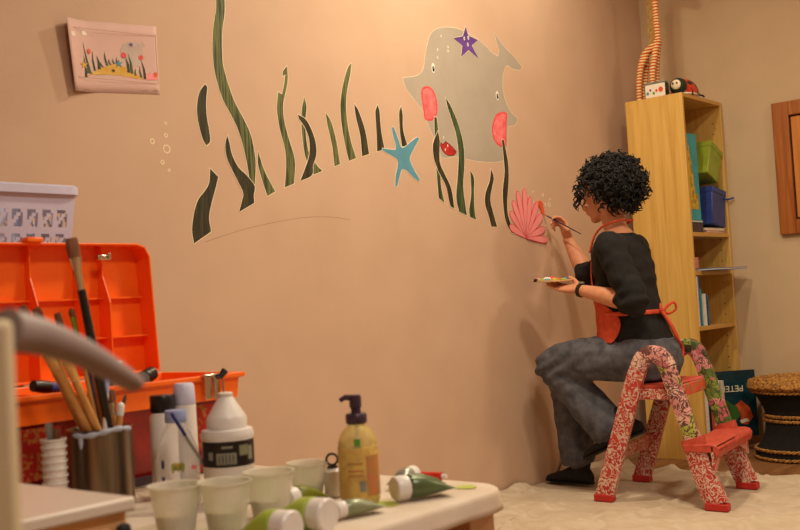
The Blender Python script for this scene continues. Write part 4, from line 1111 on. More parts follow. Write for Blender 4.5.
for x, y in ((TX0 + .04, TY0 + .045), (TX0 + .04, TY1 - .05), (TX1 - .05, TY1 - .05), (TX1 - .062, TY0 + .06)):
    if 1:
        MB().bx(x - .038, x + .038, y - .035, y + .035, 0, .5119).build('leg', M_PEACHWOOD, tbl, bevel=.003)
MB().bx(TX0 + .079, TX1 - .089, TY1 - .065, TY1 - .045, .43, .5119).build('apron', M_PEACHWOOD, tbl)
b = MB(); rings = []
ctr = V((1.25, 1.75, 0))
for f_ in (.0, .2, .4, .6, .75, .87, .95):
    rings.append([V((lerp(ctr.x, p[0], f_), lerp(ctr.y, p[1], f_), .5405 + .0012 * noise.noise(V((p[0] * 9 * f_, p[1] * 9 * f_, 2))))) for p in table_outline(.001)])
for g, z in ((.001, .5405), (.0045, .5385), (.006, .533), (.0065, .525), (.007, .515), (.0075, .505)):
    rings.append([V((p[0], p[1], z)) + V((p[0] - 1.25, p[1] - 1.75, 0)).normalized() * (.009 * (noise.noise(V((p[0] * 13, p[1] * 13, 4))) + .35) * max(0, (.533 - z) / .03)) for p in table_outline(g)])
b.loft(rings, cap=False)
tcl = b.build('table_cloth', M_TCLOTH, smooth=PI, solid=.002)
tag(tcl, 'pale paint-stained cloth covering the low foreground table', 'table cloth')
for (x, y, rx, ry) in ((1.535, 1.15, .018, .02), (1.35, 1.19, .024, .03)):
    b = MB(); b.prism([(rx * math.cos(a) * (1 + .15 * math.sin(3 * a)), ry * math.sin(a)) for a in [2 * PI * k / 20 for k in range(20)]], (x, y, .5436), (1, 0, 0), (0, 1, 0), (0, 0, -.002))
    b.build('paint_stain', M_STAIN, tcl, smooth=0)
T = .5438                                             # standing height on the cloth

# cream chest nearer the camera
cc = V((0.8327, 1.1628, 0.65))
ch = thing('drawer_chest', 'small birch chest with a cream top and dark drawer knob at lower left', 'chest', (cc.x - .25, cc.y + .2, 0))
cx0, cx1, cy0, cy1 = cc.x - .46, cc.x, cc.y, cc.y + .40
MB().bx(cx0, cx1, cy0, cy1, .632, .65).build('top', M_CHESTW, ch, bevel=.004)
MB().bx(cx0 + .012, cx1 - .008, cy0 + .012, cy1 - .012, .0, .6318).build('body', M_BIRCH, ch, bevel=.002)
for z0, z1 in ((.46, .615), (.29, .445), (.12, .275)):
    d_ = MB().bx(cx0 + .03, cx1 - .04, cy0 + .002, cy0 + .0119, z0, z1).build('drawer', M_BIRCH, ch, bevel=.003)
for k_, z in enumerate((.61, .45, .28)):
    b = MB(); b.lathe([(.005, 0), (.005, .006), (.009, .009), (.009, .014), (.005, .017)], (cx1 - .02, cy0 + .0119, z), 18, (0, -1, 0)); b.build('knob', M_BLACK, ch)
# chair nearest the camera
pr = V((0.3983, 0.7, 0.8138)); 
chx, chy = pr.x - .016, .70
chr_ = thing('chair', 'cream chair post with a curved grey armrest, blurred at the left edge', 'chair', (chx - .2, chy + .1, 0))
def pst(x, y, z1, s=.036): return MB().bx(x - s / 2, x + s / 2, y - s / 2, y + s / 2, 0, z1)
ux, uy = V((-.87, .49, 0)), V((.49, .87, 0))
base = V((chx, chy, 0)); R_ = Matrix((ux, uy, V((0, 0, 1)))).transposed()
def cb(name, u, v, z0, z1, su, sv, m):
    b = MB(); c = base + ux * u + uy * v + V((0, 0, (z0 + z1) / 2)); b.box(c, (su, sv, z1 - z0), R_); return b.build(name, m, chr_, bevel=.006)
cb('back_post', 0, 0, 0, .886, .036, .036, M_CHAIR); cb('back_post', .42, 0, 0, .886, .036, .036, M_CHAIR)
cb('leg', 0, .36, 0, .43, .034, .034, M_CHAIR); cb('leg', .42, .36, 0, .43, .034, .034, M_CHAIR)
cb('seat', .21, .18, .43, .455, .46, .42, M_CHAIR); cb('back_rail', .21, 0, .80, .87, .383, .022, M_CHAIR); cb('back_rail', .21, 0, .62, .66, .383, .022, M_CHAIR)
ap = [V(q) for q in ((0.4004, 0.705, 0.8782), (0.4317, 0.715, 0.8722), (0.475, 0.73, 0.8581), (0.516, 0.745, 0.8396), (0.5443, 0.755, 0.8253))]
b = MB(); pts = spline(ap, 6); rings = []
for i, p in enumerate(pts):
    tg = (pts[min(i + 1, len(pts) - 1)] - pts[max(i - 1, 0)]).normalized(); sd = tg.cross(V((0, 0, 1))).normalized(); up = sd.cross(tg)
    hh = lerp(.0165, .007, i / (len(pts) - 1)); ww = lerp(.016, .011, i / (len(pts) - 1))
    rings.append([p + sd * (ww * math.cos(a)) + up * (hh * math.sin(a)) for a in [2 * PI * k / 14 for k in range(14)]])
b.loft(rings); b.build('armrest', M_CHAIRG, chr_)

# ---------------------------------------------------------------- tool box
BX_ = (.955, 1.561, 1.77, 2.05)
box = thing('toolbox', 'open orange and dark red plastic toolbox on the table', 'toolbox', (1.3, 1.9, T))
x0, x1, y0, y1 = BX_
zb_, zr = T, .752
b = MB()
def tapered(x0, x1, y0, y1, z0, z1, ins):
    return [[V((x0 + i, y0 + i, z)), V((x1 - i, y0 + i, z)), V((x1 - i, y1 - i, z)), V((x0 + i, y1 - i, z))] for z, i in ((z0, ins), (z1, 0))]
o_ = tapered(x0 + .012, x1 - .012, y0 + .012, y1 - .012, zb_, zr - .05, .012)
i_ = [[p + V(((.006 if p.x < 1.3 else -.006), (.006 if p.y < 1.9 else -.006), .006 if k == 0 else 0)) for p in r] for k, r in enumerate(o_)]
b.loft(o_ + i_[::-1]); b.build('body', M_REDBOX, box, smooth=0, bevel=.003)
for xa, xb, nm in ((x0 + .05, x0 + .16, 0), (1.33, 1.46, 1), (1.50, 1.615, 2)):
    pass
b = MB()
o_ = [[V((x0 + k, y0 + k, z)), V((x1 - k, y0 + k, z)), V((x1 - k, y1 - k, z)), V((x0 + k, y1 - k, z))] for z, k in ((zr - .055, .008), (zr - .012, .004), (zr - .01, -.006), (zr, -.006), (zr, .012), (zr - .05, .02))]
b.loft(o_, cap=False); b.build('rim', M_ORANGE, box, smooth=0, bevel=.002)
MB().bx(x0 + .03, x1 - .03, y0 + .03, y1 - .03, zr - .075, zr - .07).build('tray', M_ORANGE, box)
for xa in (x0 + .2, x0 + .32, x0 + .45):
    MB().bx(xa, xa + .004, y0 + .022, y1 - .022, zr - .0699, zr - .012).build('tray_divider', M_ORANGE, box)
for xa, xb in ((.985, 1.115), (1.40, 1.53)):
    MB().bx(xa, xb, y0 + .0105, y0 + .0125, zb_ + .05, zr - .062).build('ornament_panel', M_ORNAM, box)
MB().bx(1.27, 1.40, y0 + .006, y0 + .0115, zb_ + .002, zb_ + .02).build('plinth_strip', M_DKPLUM, box)
# lid, standing open
ly = y1 - .004
LX1 = 1.5523; LX1t = 1.5374
lz0, lz1 = zr + .004, 1.0594
def lid_pt(u, v): return (lerp(x0 - .03, lerp(LX1, LX1t, v), u), lerp(lz0, lz1, v))
out = [lid_pt(0, 0), lid_pt(1, 0), lid_pt(1, .45), lid_pt(1, .9), (lid_pt(1, 1)[0] - .012, lid_pt(1, .975)[1]), (lid_pt(1, 1)[0] - .035, lz1), (x0 - .03, lz1)]
lid = MB().prism(out, (0, ly + .052, 0), (1, 0, 0), (0, 0, 1), (0, .005, 0)).build('lid', M_ORANGE, box, smooth=0)
b = MB()
n_ = len(out); inn = [V(q[:2]) for q in grow(out, -.005)]
rg = []
for pl_, y_ in ((out, ly + .0525), (out, ly), (inn, ly), (inn, ly + .0525)): rg.append([V((p[0], y_, p[1])) for p in pl_])
b.loft(rg, cap=False, closed=True); b.build('lid_wall', M_ORANGE, lid, smooth=0, bevel=.0015)
xs_ = [x0 + .05 + k * .118 for k in range(4)]
for k, xa in enumerate(xs_ + [1.4251]):
    b = MB(); H2 = lz1 - lz0
    b.prism([(0, 0), (.045, 0), (.045, H2 * .55), (.02, H2 * .75), (.02, H2 * .97), (0, H2 * .985)], (xa, ly + .052, lz0 + .001), (0, -1, 0), (0, 0, 1), (.0035, 0, 0)); b.build('rib', M_ORANGE, lid, smooth=0)
for zf, dp in ((.28, .03), (.58, .018)):
    MB().bx(x0 - .02, lid_pt(1, zf)[0] - .008, ly + .052 - dp, ly + .0521, lz0 + (lz1 - lz0) * zf, lz0 + (lz1 - lz0) * zf + .004).build('rib', M_ORANGE, lid, smooth=0)
b = MB(); b.tube([(x0 + .0, ly + .04, lz0 + (lz1 - lz0) * .40), (1.19, ly + .04, lz0 + (lz1 - lz0) * .40)], .016, 14); b.build('tool_holder', M_ORANGE, lid)
lt = V((1.4092, 2.06, 1.026))
b = MB(); b.box(lt + V((0, -.012, .0)), (.034, .012, .012)); b.box(lt + V((.012, -.019, .003)), (.008, .006, .014)); b.build('latch', M_CHROME, lid, bevel=.002)
b = MB(); b.box(V((1.2339, 2.07, 1.0644)) + V((0, -.02, .0)), (.04, .03, .012)); b.build('latch_tab', M_ORANGE, lid, bevel=.004)

def bottle_lathe(name, label, cat, base, parts, group=None, sy=1, tilt=None):
    """parts: (part name, profile, material)"""
    t = thing(name, label, cat, base, group)
    for nm, pf, m in parts:
        b = MB(); b.lathe(pf, base, 32, tilt or (0, 0, 1), 1, sy); b.build(nm, m, t)
    return t
# things lying in the toolbox tray
p0, p1 = V((1.3148, 1.8, 0.75)), V((1.3872, 1.82, 0.7748)); p0.z += .006; p1.z += .003
t = thing('glue_bottle', 'clear bottle with a black cap lying on the toolbox rim', 'bottle', p0)
dv = (p1 - p0).normalized()
b = MB(); b.tube([p0 - dv * .05, p0 - dv * .045, p0 + dv * .008, p0 + dv * .014], [.006, .016, .016, .013], 18); b.build('body', M_CLEAR, t)
b = MB(); b.tube([p0 + dv * .013, p0 + dv * .014, p0 + dv * .04, p0 + dv * .042], [.012, .0155, .0145, .012], 18); b.build('cap', M_BLKPLAST, t)
t = thing('paint_tube', 'small tube with a black cap in the toolbox beside the brushes', 'tube', V((1.0959, 1.81, 0.7576)))
p0, p1 = V((1.1488, 1.84, 0.7559)), V((1.0895, 1.83, 0.7657)); dv = (p1 - p0).normalized()
b = MB(); b.tube([p1 - dv * .038, p1 - dv * .02, p1], [.012, .0125, .011], 16); b.build('cap', M_BLKPLAST, t)
b = MB(); b.tube([p0 + dv * -.03, p1 - dv * .0385], [.006, .011], 16); b.build('body', M_BLUEBOX, t)
bb_ = V((1.3043, 1.88, 0.7738))
bottle_lathe('paint_bottle', 'white capped bottle standing inside the open toolbox', 'bottle', (bb_.x, bb_.y, zr - .069), (
    ('body', [(.02, 0), (.021, .004), (.021, .075), (.016, .082)], M_TUBE_S), ('cap', [(.019, .083), (.021, .085), (.02, .112), (.018, .114)], M_WHTPLAST)))
# binder clip on the rim
cl = V((1.4635, 1.755, 0.7338))
t = thing('binder_clip', 'metal clip with a black handle clamped to the toolbox rim', 'clip', (cl.x, cl.y, cl.z - .03))
yq = y0 - .016
for dx in (-.012, .01):
    MB().box((cl.x + dx, yq, cl.z - .006), (.018, .004, .05)).build('jaw', M_CHROME, t, bevel=.001)
MB().tube(spline([(cl.x + .004, yq - .006, cl.z + .01), (cl.x + .0, yq - .008, cl.z - .02), (cl.x + .008, yq - .01, cl.z - .042), (cl.x + .02, yq - .01, cl.z - .03), (cl.x + .024, yq - .008, cl.z + .005)], 6), .0022, 8).build('wire', M_CHROME, t)
MB().tube([(cl.x + .016, yq - .006, cl.z + .012), (cl.x + .03, yq - .008, cl.z + .026)], [.006, .008], 10).build('handle', M_BLKPLAST, t)
MB().box((cl.x - .001, yq + .005, cl.z + .018), (.042, .014, .006)).build('spring', M_CHROME, t, bevel=.002)

# ---------------------------------------------------------------- basket behind the toolbox
bz0 = .86
cr_b = MB().bx(.935, 1.26, 2.15, 2.40, .5445, bz0 - .002)
tag(cr_b.build('storage_crate', M_BIRCH, bevel=.004), 'plain birch crate holding up the white basket behind the toolbox', 'crate')
bk = thing('basket', 'lilac white plastic basket with cut-out holes at the left edge', 'basket', (1.03, 2.25, bz0))
bzt = 1.1919; bxr = 1.4236
bx0, bx1, by0, by1 = bxr - .46, bxr - .012, 2.15, 2.40
ins = .03
def wall(name, P00, P10, P01, P11, cols, rows, inn_):
    """one holed side: corners bottom-left, bottom-right, top-left, top-right"""
    b = MB(); U = []; bl = []
    pat = []
    H_ = ["".join("1" for _ in range(cols * 7 + 4))] * 2
    for r_ in range(rows):
        for line in ("1111111", "1100001", "1110001", "1011001", "1001101", "1000011", "1111111"):
            H_.append("11" + line * cols + "11")
    H_ += ["".join("1" for _ in range(cols * 7 + 4))] * 5
    nr, nc = len(H_), len(H_[0])
    def pt(i, j):
        a = P00.lerp(P10, i / nc); c = P01.lerp(P11, i / nc); return a.lerp(c, j / nr)
    idx = {}; vs = []; fs = []
    def vid(i, j):
        if (i, j) not in idx: idx[(i, j)] = len(vs); vs.append(pt(i, j))
        return idx[(i, j)]
    for j in range(nr):
        for i in range(nc):
            if H_[j][i] == "1": fs.append((vid(i, j), vid(i + 1, j), vid(i + 1, j + 1), vid(i, j + 1)))
    b.add(vs, fs); return b.build(name, M_BASKET, bk, smooth=0, solid=.003)
B00, B10, B11, B01 = V((bx0 + ins, by0 + ins, bz0)), V((bx1 - ins, by0 + ins, bz0)), V((bx1 - ins, by1 - ins, bz0)), V((bx0 + ins, by1 - ins, bz0))
T00, T10, T11, T01 = V((bx0, by0, bzt)), V((bx1, by0, bzt)), V((bx1, by1, bzt)), V((bx0, by1, bzt))
wall('side', B00, B10, T00, T10, 11, 5, 0); wall('side', B11, B01, T11, T01, 11, 5, 0); wall('side', B10, B11, T10, T11, 6, 5, 0); wall('side', B01, B00, T01, T00, 6, 5, 0)
MB().bx(bx0 + ins, bx1 - ins, by0 + ins, by1 - ins, bz0, bz0 + .003).build('bottom', M_BASKET, bk)
b = MB(); rings = []
for ox, z in ((.0, bzt - .004), (.014, bzt - .012), (.014, bzt + .006), (.009, bzt + .010), (-.002, bzt + .010), (-.003, bzt - .004)):
    rr = .02; row = []
    for cx_, cy_, a0 in ((bx1 - rr, by1 - rr, 0), (bx0 + rr, by1 - rr, PI / 2), (bx0 + rr, by0 + rr, PI), (bx1 - rr, by0 + rr, 1.5 * PI)):
        for k in range(6):
            a = a0 + PI / 2 * k / 5; row.append(V((cx_ + (rr + ox) * math.cos(a), cy_ + (rr + ox) * math.sin(a), z)))
    rings.append(row)
b.loft(rings, cap=False, closed=True); b.build('rim', M_BASKET, bk)
for lab, m, c, r in (('dark red cloth bundle furthest left inside the white basket', M_REDBOX, (bx1 - .352, 2.275, bz0 + .112), (.058, .09, .104)), ('orange cloth bundle in the middle of the white basket', M_ORANGEP, (bx1 - .226, 2.275, bz0 + .112), (.062, .09, .104)), ('dark cloth bundle at the right end inside the white basket', M_BLKPLAST, (bx1 - .1, 2.275, bz0 + .112), (.058, .09, .104))):
    b = MB(); b.ell(c, r[0], r[1], r[2], None, 24, 16)
    for v in b.v: v += V((1, 1, 1)) * .006 * noise.noise(v * 30)
    tag(b.build('cloth_bundle', m), lab, 'cloth')

# ---------------------------------------------------------------- jar with brushes
JC = V((1.1118, 1.6532, 0.546)); JC.z = T
JR, JH = .058, .145
jar = thing('brush_jar', 'brushed steel jar holding the paintbrushes', 'jar', JC)
b = MB(); b.lathe([(JR - .004, 0), (JR, .003), (JR, JH - .003), (JR + .0015, JH), (JR - .001, JH + .001), (JR - .003, JH - .002), (JR - .003, .005), (.0, .0045)][:7] + [(JR - .004, .004)], JC, 48, cap=True); b.build('wall', M_STEEL, jar)
b = MB(); pts = [JC + V(((JR + .001) * math.cos(a), (JR + .001) * math.sin(a), JH - .004 + .004 * math.sin(a * 3))) for a in [-3.0 + k * .09 for k in range(22)]]
b.tube(pts, [.003 + .0025 * abs(math.sin(k * .7)) for k in range(22)], 8); b.tube([pts[3], pts[3] + V((-.001, -.001, -.012)), pts[3] + V((-.001, -.001, -.022))], [.004, .004, .002], 8)
b.build('paint_drip', mat('pale blue dried paint', (176, 180, 196), rough=.6), jar)
def brush(label, rim, tip, hm, fm, bm, L=(.045, .05), r=.004, flat=1, bw=1.5, base=None, up=(0, 1, 0), group='paintbrushes in the steel jar', low=None, name='paintbrush', cat='paintbrush'):
    rim, tip = V(rim), V(tip); d = (tip - rim).normalized()
    if low is None:                                   # keep the handle inside the jar: it leans on the wall or stands on the bottom
        c2 = V((JC.x, JC.y, 0)); q = V((rim.x, rim.y, 0)) - c2
        if q.length > JR - .016: q = q.normalized() * (JR - .016)
        rim = V((JC.x + q.x, JC.y + q.y, T + JH)); d = (tip - rim).normalized(); start = rim
        for k in range(400):
            p = rim - d * (k * .0005)
            if p.z < T + .012 or (V((p.x, p.y, 0)) - c2).length > JR - .0145: break
            start = p
    else:
        start = rim - d * ((rim.z - low) / d.z)
    t = thing(name, label, cat, start, group)
    e1 = tip - d * (L[0] + L[1]); e2 = tip - d * L[0]
    b = MB(); b.tube([start, start.lerp(e1, .5), e1], [r * .6, r, r * .9], 10); b.build('handle', hm, t)
    b = MB(); b.tube([e1 - d * .001, e1.lerp(e2, .6), e2], [r * .98, r * 1.1, r * bw], 12, flat=flat, up=up); b.build('ferrule', fm, t)
    b = MB(); b.tube([e2 - d * .001, e2.lerp(tip, .5), e2.lerp(tip, .85), tip], [r * bw * .96, r * bw * 1.08, r * bw * (1.0 if flat < 1 else .7), r * bw * (.9 if flat < 1 else .1)], 12, flat=flat, up=up); b.build('bristles', bm, t)
    return t
jy = JC.y
BL = mat('black lacquered handle', (26, 22, 22), rough=.25, coat=.4)
BB = mat('dark blue lacquered handle', (34, 40, 66), rough=.3, coat=.4)
IRI = mat('shiny green ferrule', (150, 190, 90), rough=.15, metal=1)
brush('large flat brown-bristled brush, tallest in the jar', V((1.1138, 1.6252, 0.6961)), V((1.0542, 1.6252, 1.0308)), BL, M_CHROME, M_BRISTLE, (.035, .058), .0085, .45, 1.75, up=(.3, -.95, 0))
brush('tan brush with a brass ferrule leaning close to the tallest one', V((1.1169, 1.6452, 0.6951)), V((1.0824, 1.6572, 0.9832)), M_TANWOOD, M_GOLD, M_BRISTLE, (.018, .045), .005, 1, 1.3)
brush('tan brush with brown bristles, furthest left in the jar', V((1.079, 1.6572, 0.6924)), V((0.9821, 1.6732, 0.9156)), M_TANWOOD, M_GOLD, M_BRISTLE, (.02, .04), .0045, .6, 1.6)
brush('tan brush with ragged bristles, second from the left in the jar', V((1.0761, 1.6372, 0.6934)), V((0.9991, 1.6572, 0.9107)), M_TANWOOD, M_CHROME, M_BRISTLE, (.022, .04), .0045, .6, 1.8)
brush('brush with a dark dab on its bristles between the tan ones', V((1.1048, 1.6652, 0.6888)), V((1.0547, 1.6812, 0.9005)), M_TANWOOD, M_CHROME, M_BRISTLE, (.024, .035), .0045, .7, 1.5)
brush('brush with a shiny green ferrule in the jar', V((1.0959, 1.6332, 0.6909)), V((1.0527, 1.6332, 0.9075)), M_TANWOOD, IRI, M_BRISTLE, (.016, .05), .004, 1, 1.4)
brush('thick pale wooden handled brush leaning left in the jar', V((1.0635, 1.6212, 0.6954)), V((0.9924, 1.6212, 0.8341)), M_TANWOOD, M_TANWOOD, M_TANWOOD, (.01, .03), .0085, .6, 1.05, group=None)
brush('wide flat wooden paddle stirrer in the jar', V((1.0776, 1.6092, 0.6905)), V((1.0226, 1.6092, 0.8179)), M_TANWOOD, M_TANWOOD, M_TANWOOD, (.01, .03), .0075, .5, 1.2, group=None, name='paint_stirrer', cat='stirrer')
brush('dark blue handled brush standing upright in the jar', V((1.1281, 1.6812, 0.6854)), V((1.1152, 1.6892, 0.8153)), BB, BB, BB, (.01, .03), .007, 1, 1.05, group=None)
brush('white and blue streaked brush in the middle of the jar', V((1.1052, 1.6252, 0.6936)), V((1.1155, 1.6252, 0.8)), M_WHTPLAST, M_BLUECAP, M_TUBE_S, (.02, .03), .005, .7, 1.4)
brush('short rust brown brush at the right of the jar', V((1.146, 1.6572, 0.6838)), V((1.149, 1.6652, 0.7532)), M_TANWOOD, M_CHROME, M_BRISTLE, (.024, .022), .006, .7, 1.3)
brush('thin black pointed brush at the jar\'s right rim', V((1.1677, 1.6572, 0.681)), V((1.1814, 1.6652, 0.7425)), BL, BL, M_BLACK, (.024, .02), .003, 1, 1.0)
brush('white capped marker at the right of the jar', V((1.14, 1.6332, 0.6853)), V((1.1471, 1.6332, 0.7317)), M_TANWOOD, M_WHTPLAST, M_WHTPLAST, (.012, .012), .0065, 1, 1.05, group=None, name='marker_pen', cat='marker')
# stack of small white cups
SX = V((1.0185, 1.6531, 0.546)); 
for k in range(9):
    z = T + .0125 * k
    b = MB(); b.lathe([(.0165, 0), (.0205, .034), (.0225, .035), (.0225, .038), (.0195, .038), (.0155, .003), (.008, .003)], (SX.x, SX.y, z), 28)
    tag(b.build('plastic_cup', M_WHTPLAST), ('bottom' if k == 0 else 'top' if k == 8 else ('second', 'third', 'fourth', 'middle', 'sixth', 'seventh', 'eighth')[k - 1]) + ' white cup ' + ('of the small stack left of the steel jar' if k in (0, 4, 8) else 'from the bottom of the stack left of the steel jar'), 'cup', 'stacked white cups')
for lab, a, c in (('grey palette knife upright in the top white cup', (58, 428), (54, 394)), ('dark tipped brush upright in the top white cup', (63, 428), (65, 404))):
    A_ = V((SX.x, SX.y, T + .1045)); off = V(((a[0] - 60) * .0016, 0, 0))
    brush(lab, A_ + off, A_ + off * 2 + V((-.002, .0, .062 if 'knife' in lab else .05)), M_TANWOOD, M_TUBE_S, M_TUBE_S if 'knife' in lab else M_BRISTLE, (.02, .025), .0045, .5, 1.6, low=T + .1045, group=None, name='palette_knife' if 'knife' in lab else 'paintbrush', cat='palette knife' if 'knife' in lab else 'paintbrush')

# ---------------------------------------------------------------- bottles on the table
def at(p, z=T): return V((p[0], p[1], z))
q = at((1.1924, 1.5353, 0.5438))
wb = bottle_lathe('water_bottle', 'clear water bottle with a powder blue cap and a yellow letter mark', 'bottle', q, (
    ('body', [(.034, 0), (.038, .004), (.0385, .02), (.0365, .028), (.0385, .036), (.0385, .085), (.036, .1), (.026, .128), (.017, .143), (.0165, .15)], M_CLEAR),))
b = MB(); b.lathe([(.0185, .148), (.0195, .15), (.0195, .168), (.0185, .17)], q, 28); b.build('cap', M_BLUECAP, wb)
ld_ = V((-q.x, -q.y, 0)).normalized(); lr = V((-ld_.y, ld_.x, 0))
def on_bottle(name, poly, z, m, r, off=0):
    b = MB(); a0 = math.atan2(ld_.y, ld_.x)
    def p3(u, v, rr): a = a0 + (u + off) / r; return q + V((rr * math.cos(a), rr * math.sin(a), z + v))
    fr_2 = [p3(u, v, r + .0009) for u, v in poly]; bk_2 = [p3(u, v, r + .0002) for u, v in poly]
    bmx = bmesh.new(); f = bmx.faces.new([bmx.verts.new((u, v, 0)) for u, v in poly]); f.normal_update(); bmesh.ops.triangulate(bmx, faces=[f]); bmx.verts.index_update()
    b.add(fr_2, [[w_.index for w_ in t_.verts] for t_ in bmx.faces]); bmx.free(); n = len(poly)
    b.add(fr_2 + bk_2, [(i, (i + 1) % n, (i + 1) % n + n, i + n) for i in range(n)])
    return b.build(name, m, wb, smooth=0)
MK = [(-.0105, -.009), (-.0072, -.009), (-.0066, .001), (-.0045, .0055), (-.002, .0025), (-.0014, -.007), (.0014, -.007), (.002, .0025), (.0045, .0055), (.0066, .001), (.0072, -.009), (.0105, -.009), (.0098, .002), (.0068, .009), (.0035, .0092), (0, .005), (-.0035, .0092), (-.0068, .009), (-.0098, .002)]
on_bottle('label_green', [(-.011, -.006), (.011, -.006), (.011, .006), (-.011, .006)], .073, M_GREEN, .0387)
on_bottle('label_letter', MK, .072, M_YELLOW, .0392)
on_bottle('label_mark', [(-.003, -.007), (.003, -.007), (.003,   .007), (-.003, .007)], .078, M_NAVY, .0387, -.028)
on_bottle('label_mark', [(-.003, -.004), (.003, -.004), (.003, .004), (-.003, .004)], .052, M_NAVY, .0387, -.028)
on_bottle('label_mark', [(-.006, -.003), (.006, -.006), (.007, 0), (-.004, .004)], .07, M_CHEEK, .0387, .03)
st = thing('drinking_straw', 'thin dark blue and silver stick leaning across the water bottle', 'stick', q + V((-.05, -.01, .0)))
sa, sb = q + V((.025, -.046, .065)), q + V((-.029, -.026, .168))
sd_ = (sb - sa).normalized()
b = MB(); b.tube([sa, sa.lerp(sb, .6)], .0026, 10); b.build('shaft', M_TUBE_S, st)
b = MB(); b.tube([sa.lerp(sb, .6), sb], [.0034, .003], 10); b.build('grip', M_NAVY, st)
qa = at((1.2422, 1.6372, 0.5438))
bottle_lathe('paint_bottle', 'white bottle with a black cap behind the water bottle', 'bottle', qa, (
    ('body', [(.024, 0), (.0255, .004), (.0255, .15), (.022, .158)], M_WHTPLAST), ('cap', [(.0225, .1585), (.0235, .16), (.0235, .189), (.022, .191)], M_BLKPLAST)))
qa = at((1.2884, 1.6295, 0.5438))
bottle_lathe('paint_bottle', 'tall plain white bottle between the blue cap and the binder clip', 'bottle', qa, (
    ('body', [(.021, 0), (.0225, .004), (.0215, .165), (.021, .168)], M_WHTPLAST), ('cap', [(.0205, .1685), (.0215, .17), (.02, .204), (.0165, .209)], M_BASKET)))
qb = at((1.2508, 1.4647, 0.5438))
ab = bottle_lathe('acrylic_bottle', 'white acrylic paint bottle with a cone nozzle and black label', 'bottle', qb, (
    ('body', [(.043, 0), (.0455, .004), (.0455, .112), (.047, .117), (.0475, .123), (.045, .131), (.036, .1335)], M_WHTPLAST),
    ('label', [(.0457, .068), (.0462, .0685), (.0462, .1125), (.0457, .113)], M_BLKPLAST),
    ('nozzle', [(.036, .134), (.0362, .151), (.033, .156), (.014, .187), (.0125, .189), (.0135, .1905), (.0135, .195), (.011, .1965)], M_WHTPLAST)))
a0 = math.atan2(-qb.y, -qb.x)
def on_label(name, u, z, w_, h_, m, r=.0464):
    b = MB(); n = 8; f_, g_ = [], []
    for k in range(n + 1):
        a = a0 + (u + lerp(-w_ / 2, w_ / 2, k / n)) / r
        for zz in (z - h_ / 2, z + h_ / 2):
            f_.append(qb + V((r * 1.003 * math.cos(a), r * 1.003 * math.sin(a), zz)))
    b.add(f_, [(2 * k, 2 * k + 2, 2 * k + 3, 2 * k + 1) for k in range(n)]); return b.build(name, m, ab, smooth=0, solid=.0002)
on_label('label_print', -.004, .083, .036, .02, M_TUBE_S); on_label('label_print', -.002, .103, .02, .004, M_TUBE_S)
on_label('label_print', -.034, .088, .01, .014, M_TUBE_S); on_label('label_print', .029, .096, .018, .018, M_TUBE_GG); on_label('label_print', .045, .09, .012, .024, M_TUBE_S)
for k in range(5): on_label('label_stroke', -.0165 + k * .0062, .083, .0016, .013, M_BLKPLAST, .0467)
# soap dispenser
qs = at((1.345, 1.2353, 0.5438))
sp = thing('soap_dispenser', 'yellow liquid soap bottle with a dark plum pump', 'soap dispenser', qs)
ang_ = .5
sxd = (math.cos(ang_), math.sin(ang_), 0)
def slathe(nm, pf, m, sy=.8, seg=36):
    b = MB(); b.lathe(pf, qs, seg, (0, 0, 1), 1, sy, sxd); return b.build(nm, m, sp)
slathe('body', [(.038, 0), (.042, .004), (.043, .02), (.043, .09), (.0415, .105), (.035, .119), (.023, .130), (.0155, .135)], M_GEL)
slathe('label', [(.0432, .012), (.0435, .0125), (.0435, .0895), (.0428, .097), (.0425, .0972)], M_LBL_Y)
b = MB(); n = 8
def lab_patch(nm, u0, u1, z0, z1, m, g):
    b = MB(); pts = []
    for k in range(9):
        a = lerp(u0, u1, k / 8)
        for z in (z0, z1):
            x_, y_ = (.0435 + g) * math.cos(a), (.0435 + g) * .8 * math.sin(a)
            X_ = V(sxd); Y_ = V((-X_.y, X_.x, 0)); pts.append(qs + X_ * x_ + Y_ * y_ + V((0, 0, z)))
    b.add(pts, [(2 * k, 2 * k + 2, 2 * k + 3, 2 * k + 1) for k in range(8)]); return b.build(nm, m, sp, smooth=0, solid=.0002)
vc = math.atan2(-qs.y, -qs.x) - ang_
lab_patch('label_red', vc + .42, vc + 1.25, .016, .083, M_LBL_R, .0004)
lab_patch('label_leaf', vc - .12, vc + .18, .0965, .113, M_GREEN, -.0018)
lab_patch('label_code', vc + .05, vc + .36, .024, .042, M_TUBE_S, .0006)
for z in (.05, .058, .07): lab_patch('label_print', vc - .5, vc + .25, z, z + .003, M_LBL_R, .0005)
slathe('collar', [(.017, .1352), (.0185, .137), (.0185, .150), (.016, .153)], M_DKPLUM, 1)
slathe('pump_stem', [(.0085, .1535), (.0085, .162), (.0105, .163), (.0105, .18), (.0095, .184), (.004, .185)], M_DKPLUM, 1)
b = MB(); v_ = V((-.75, .66, 0)); b.tube([qs + V((0, 0, .179)), qs + v_ * .018 + V((0, 0, .181)), qs + v_ * .027 + V((0, 0, .176))], [.006, .0048, .004], 10); b.build('spout', M_DKPLUM, sp)
b = MB(); b.tube([qs + V((0, 0, .008)), qs + V((0, 0, .134))], .003, 8); b.build('dip_tube', M_MILK, sp)
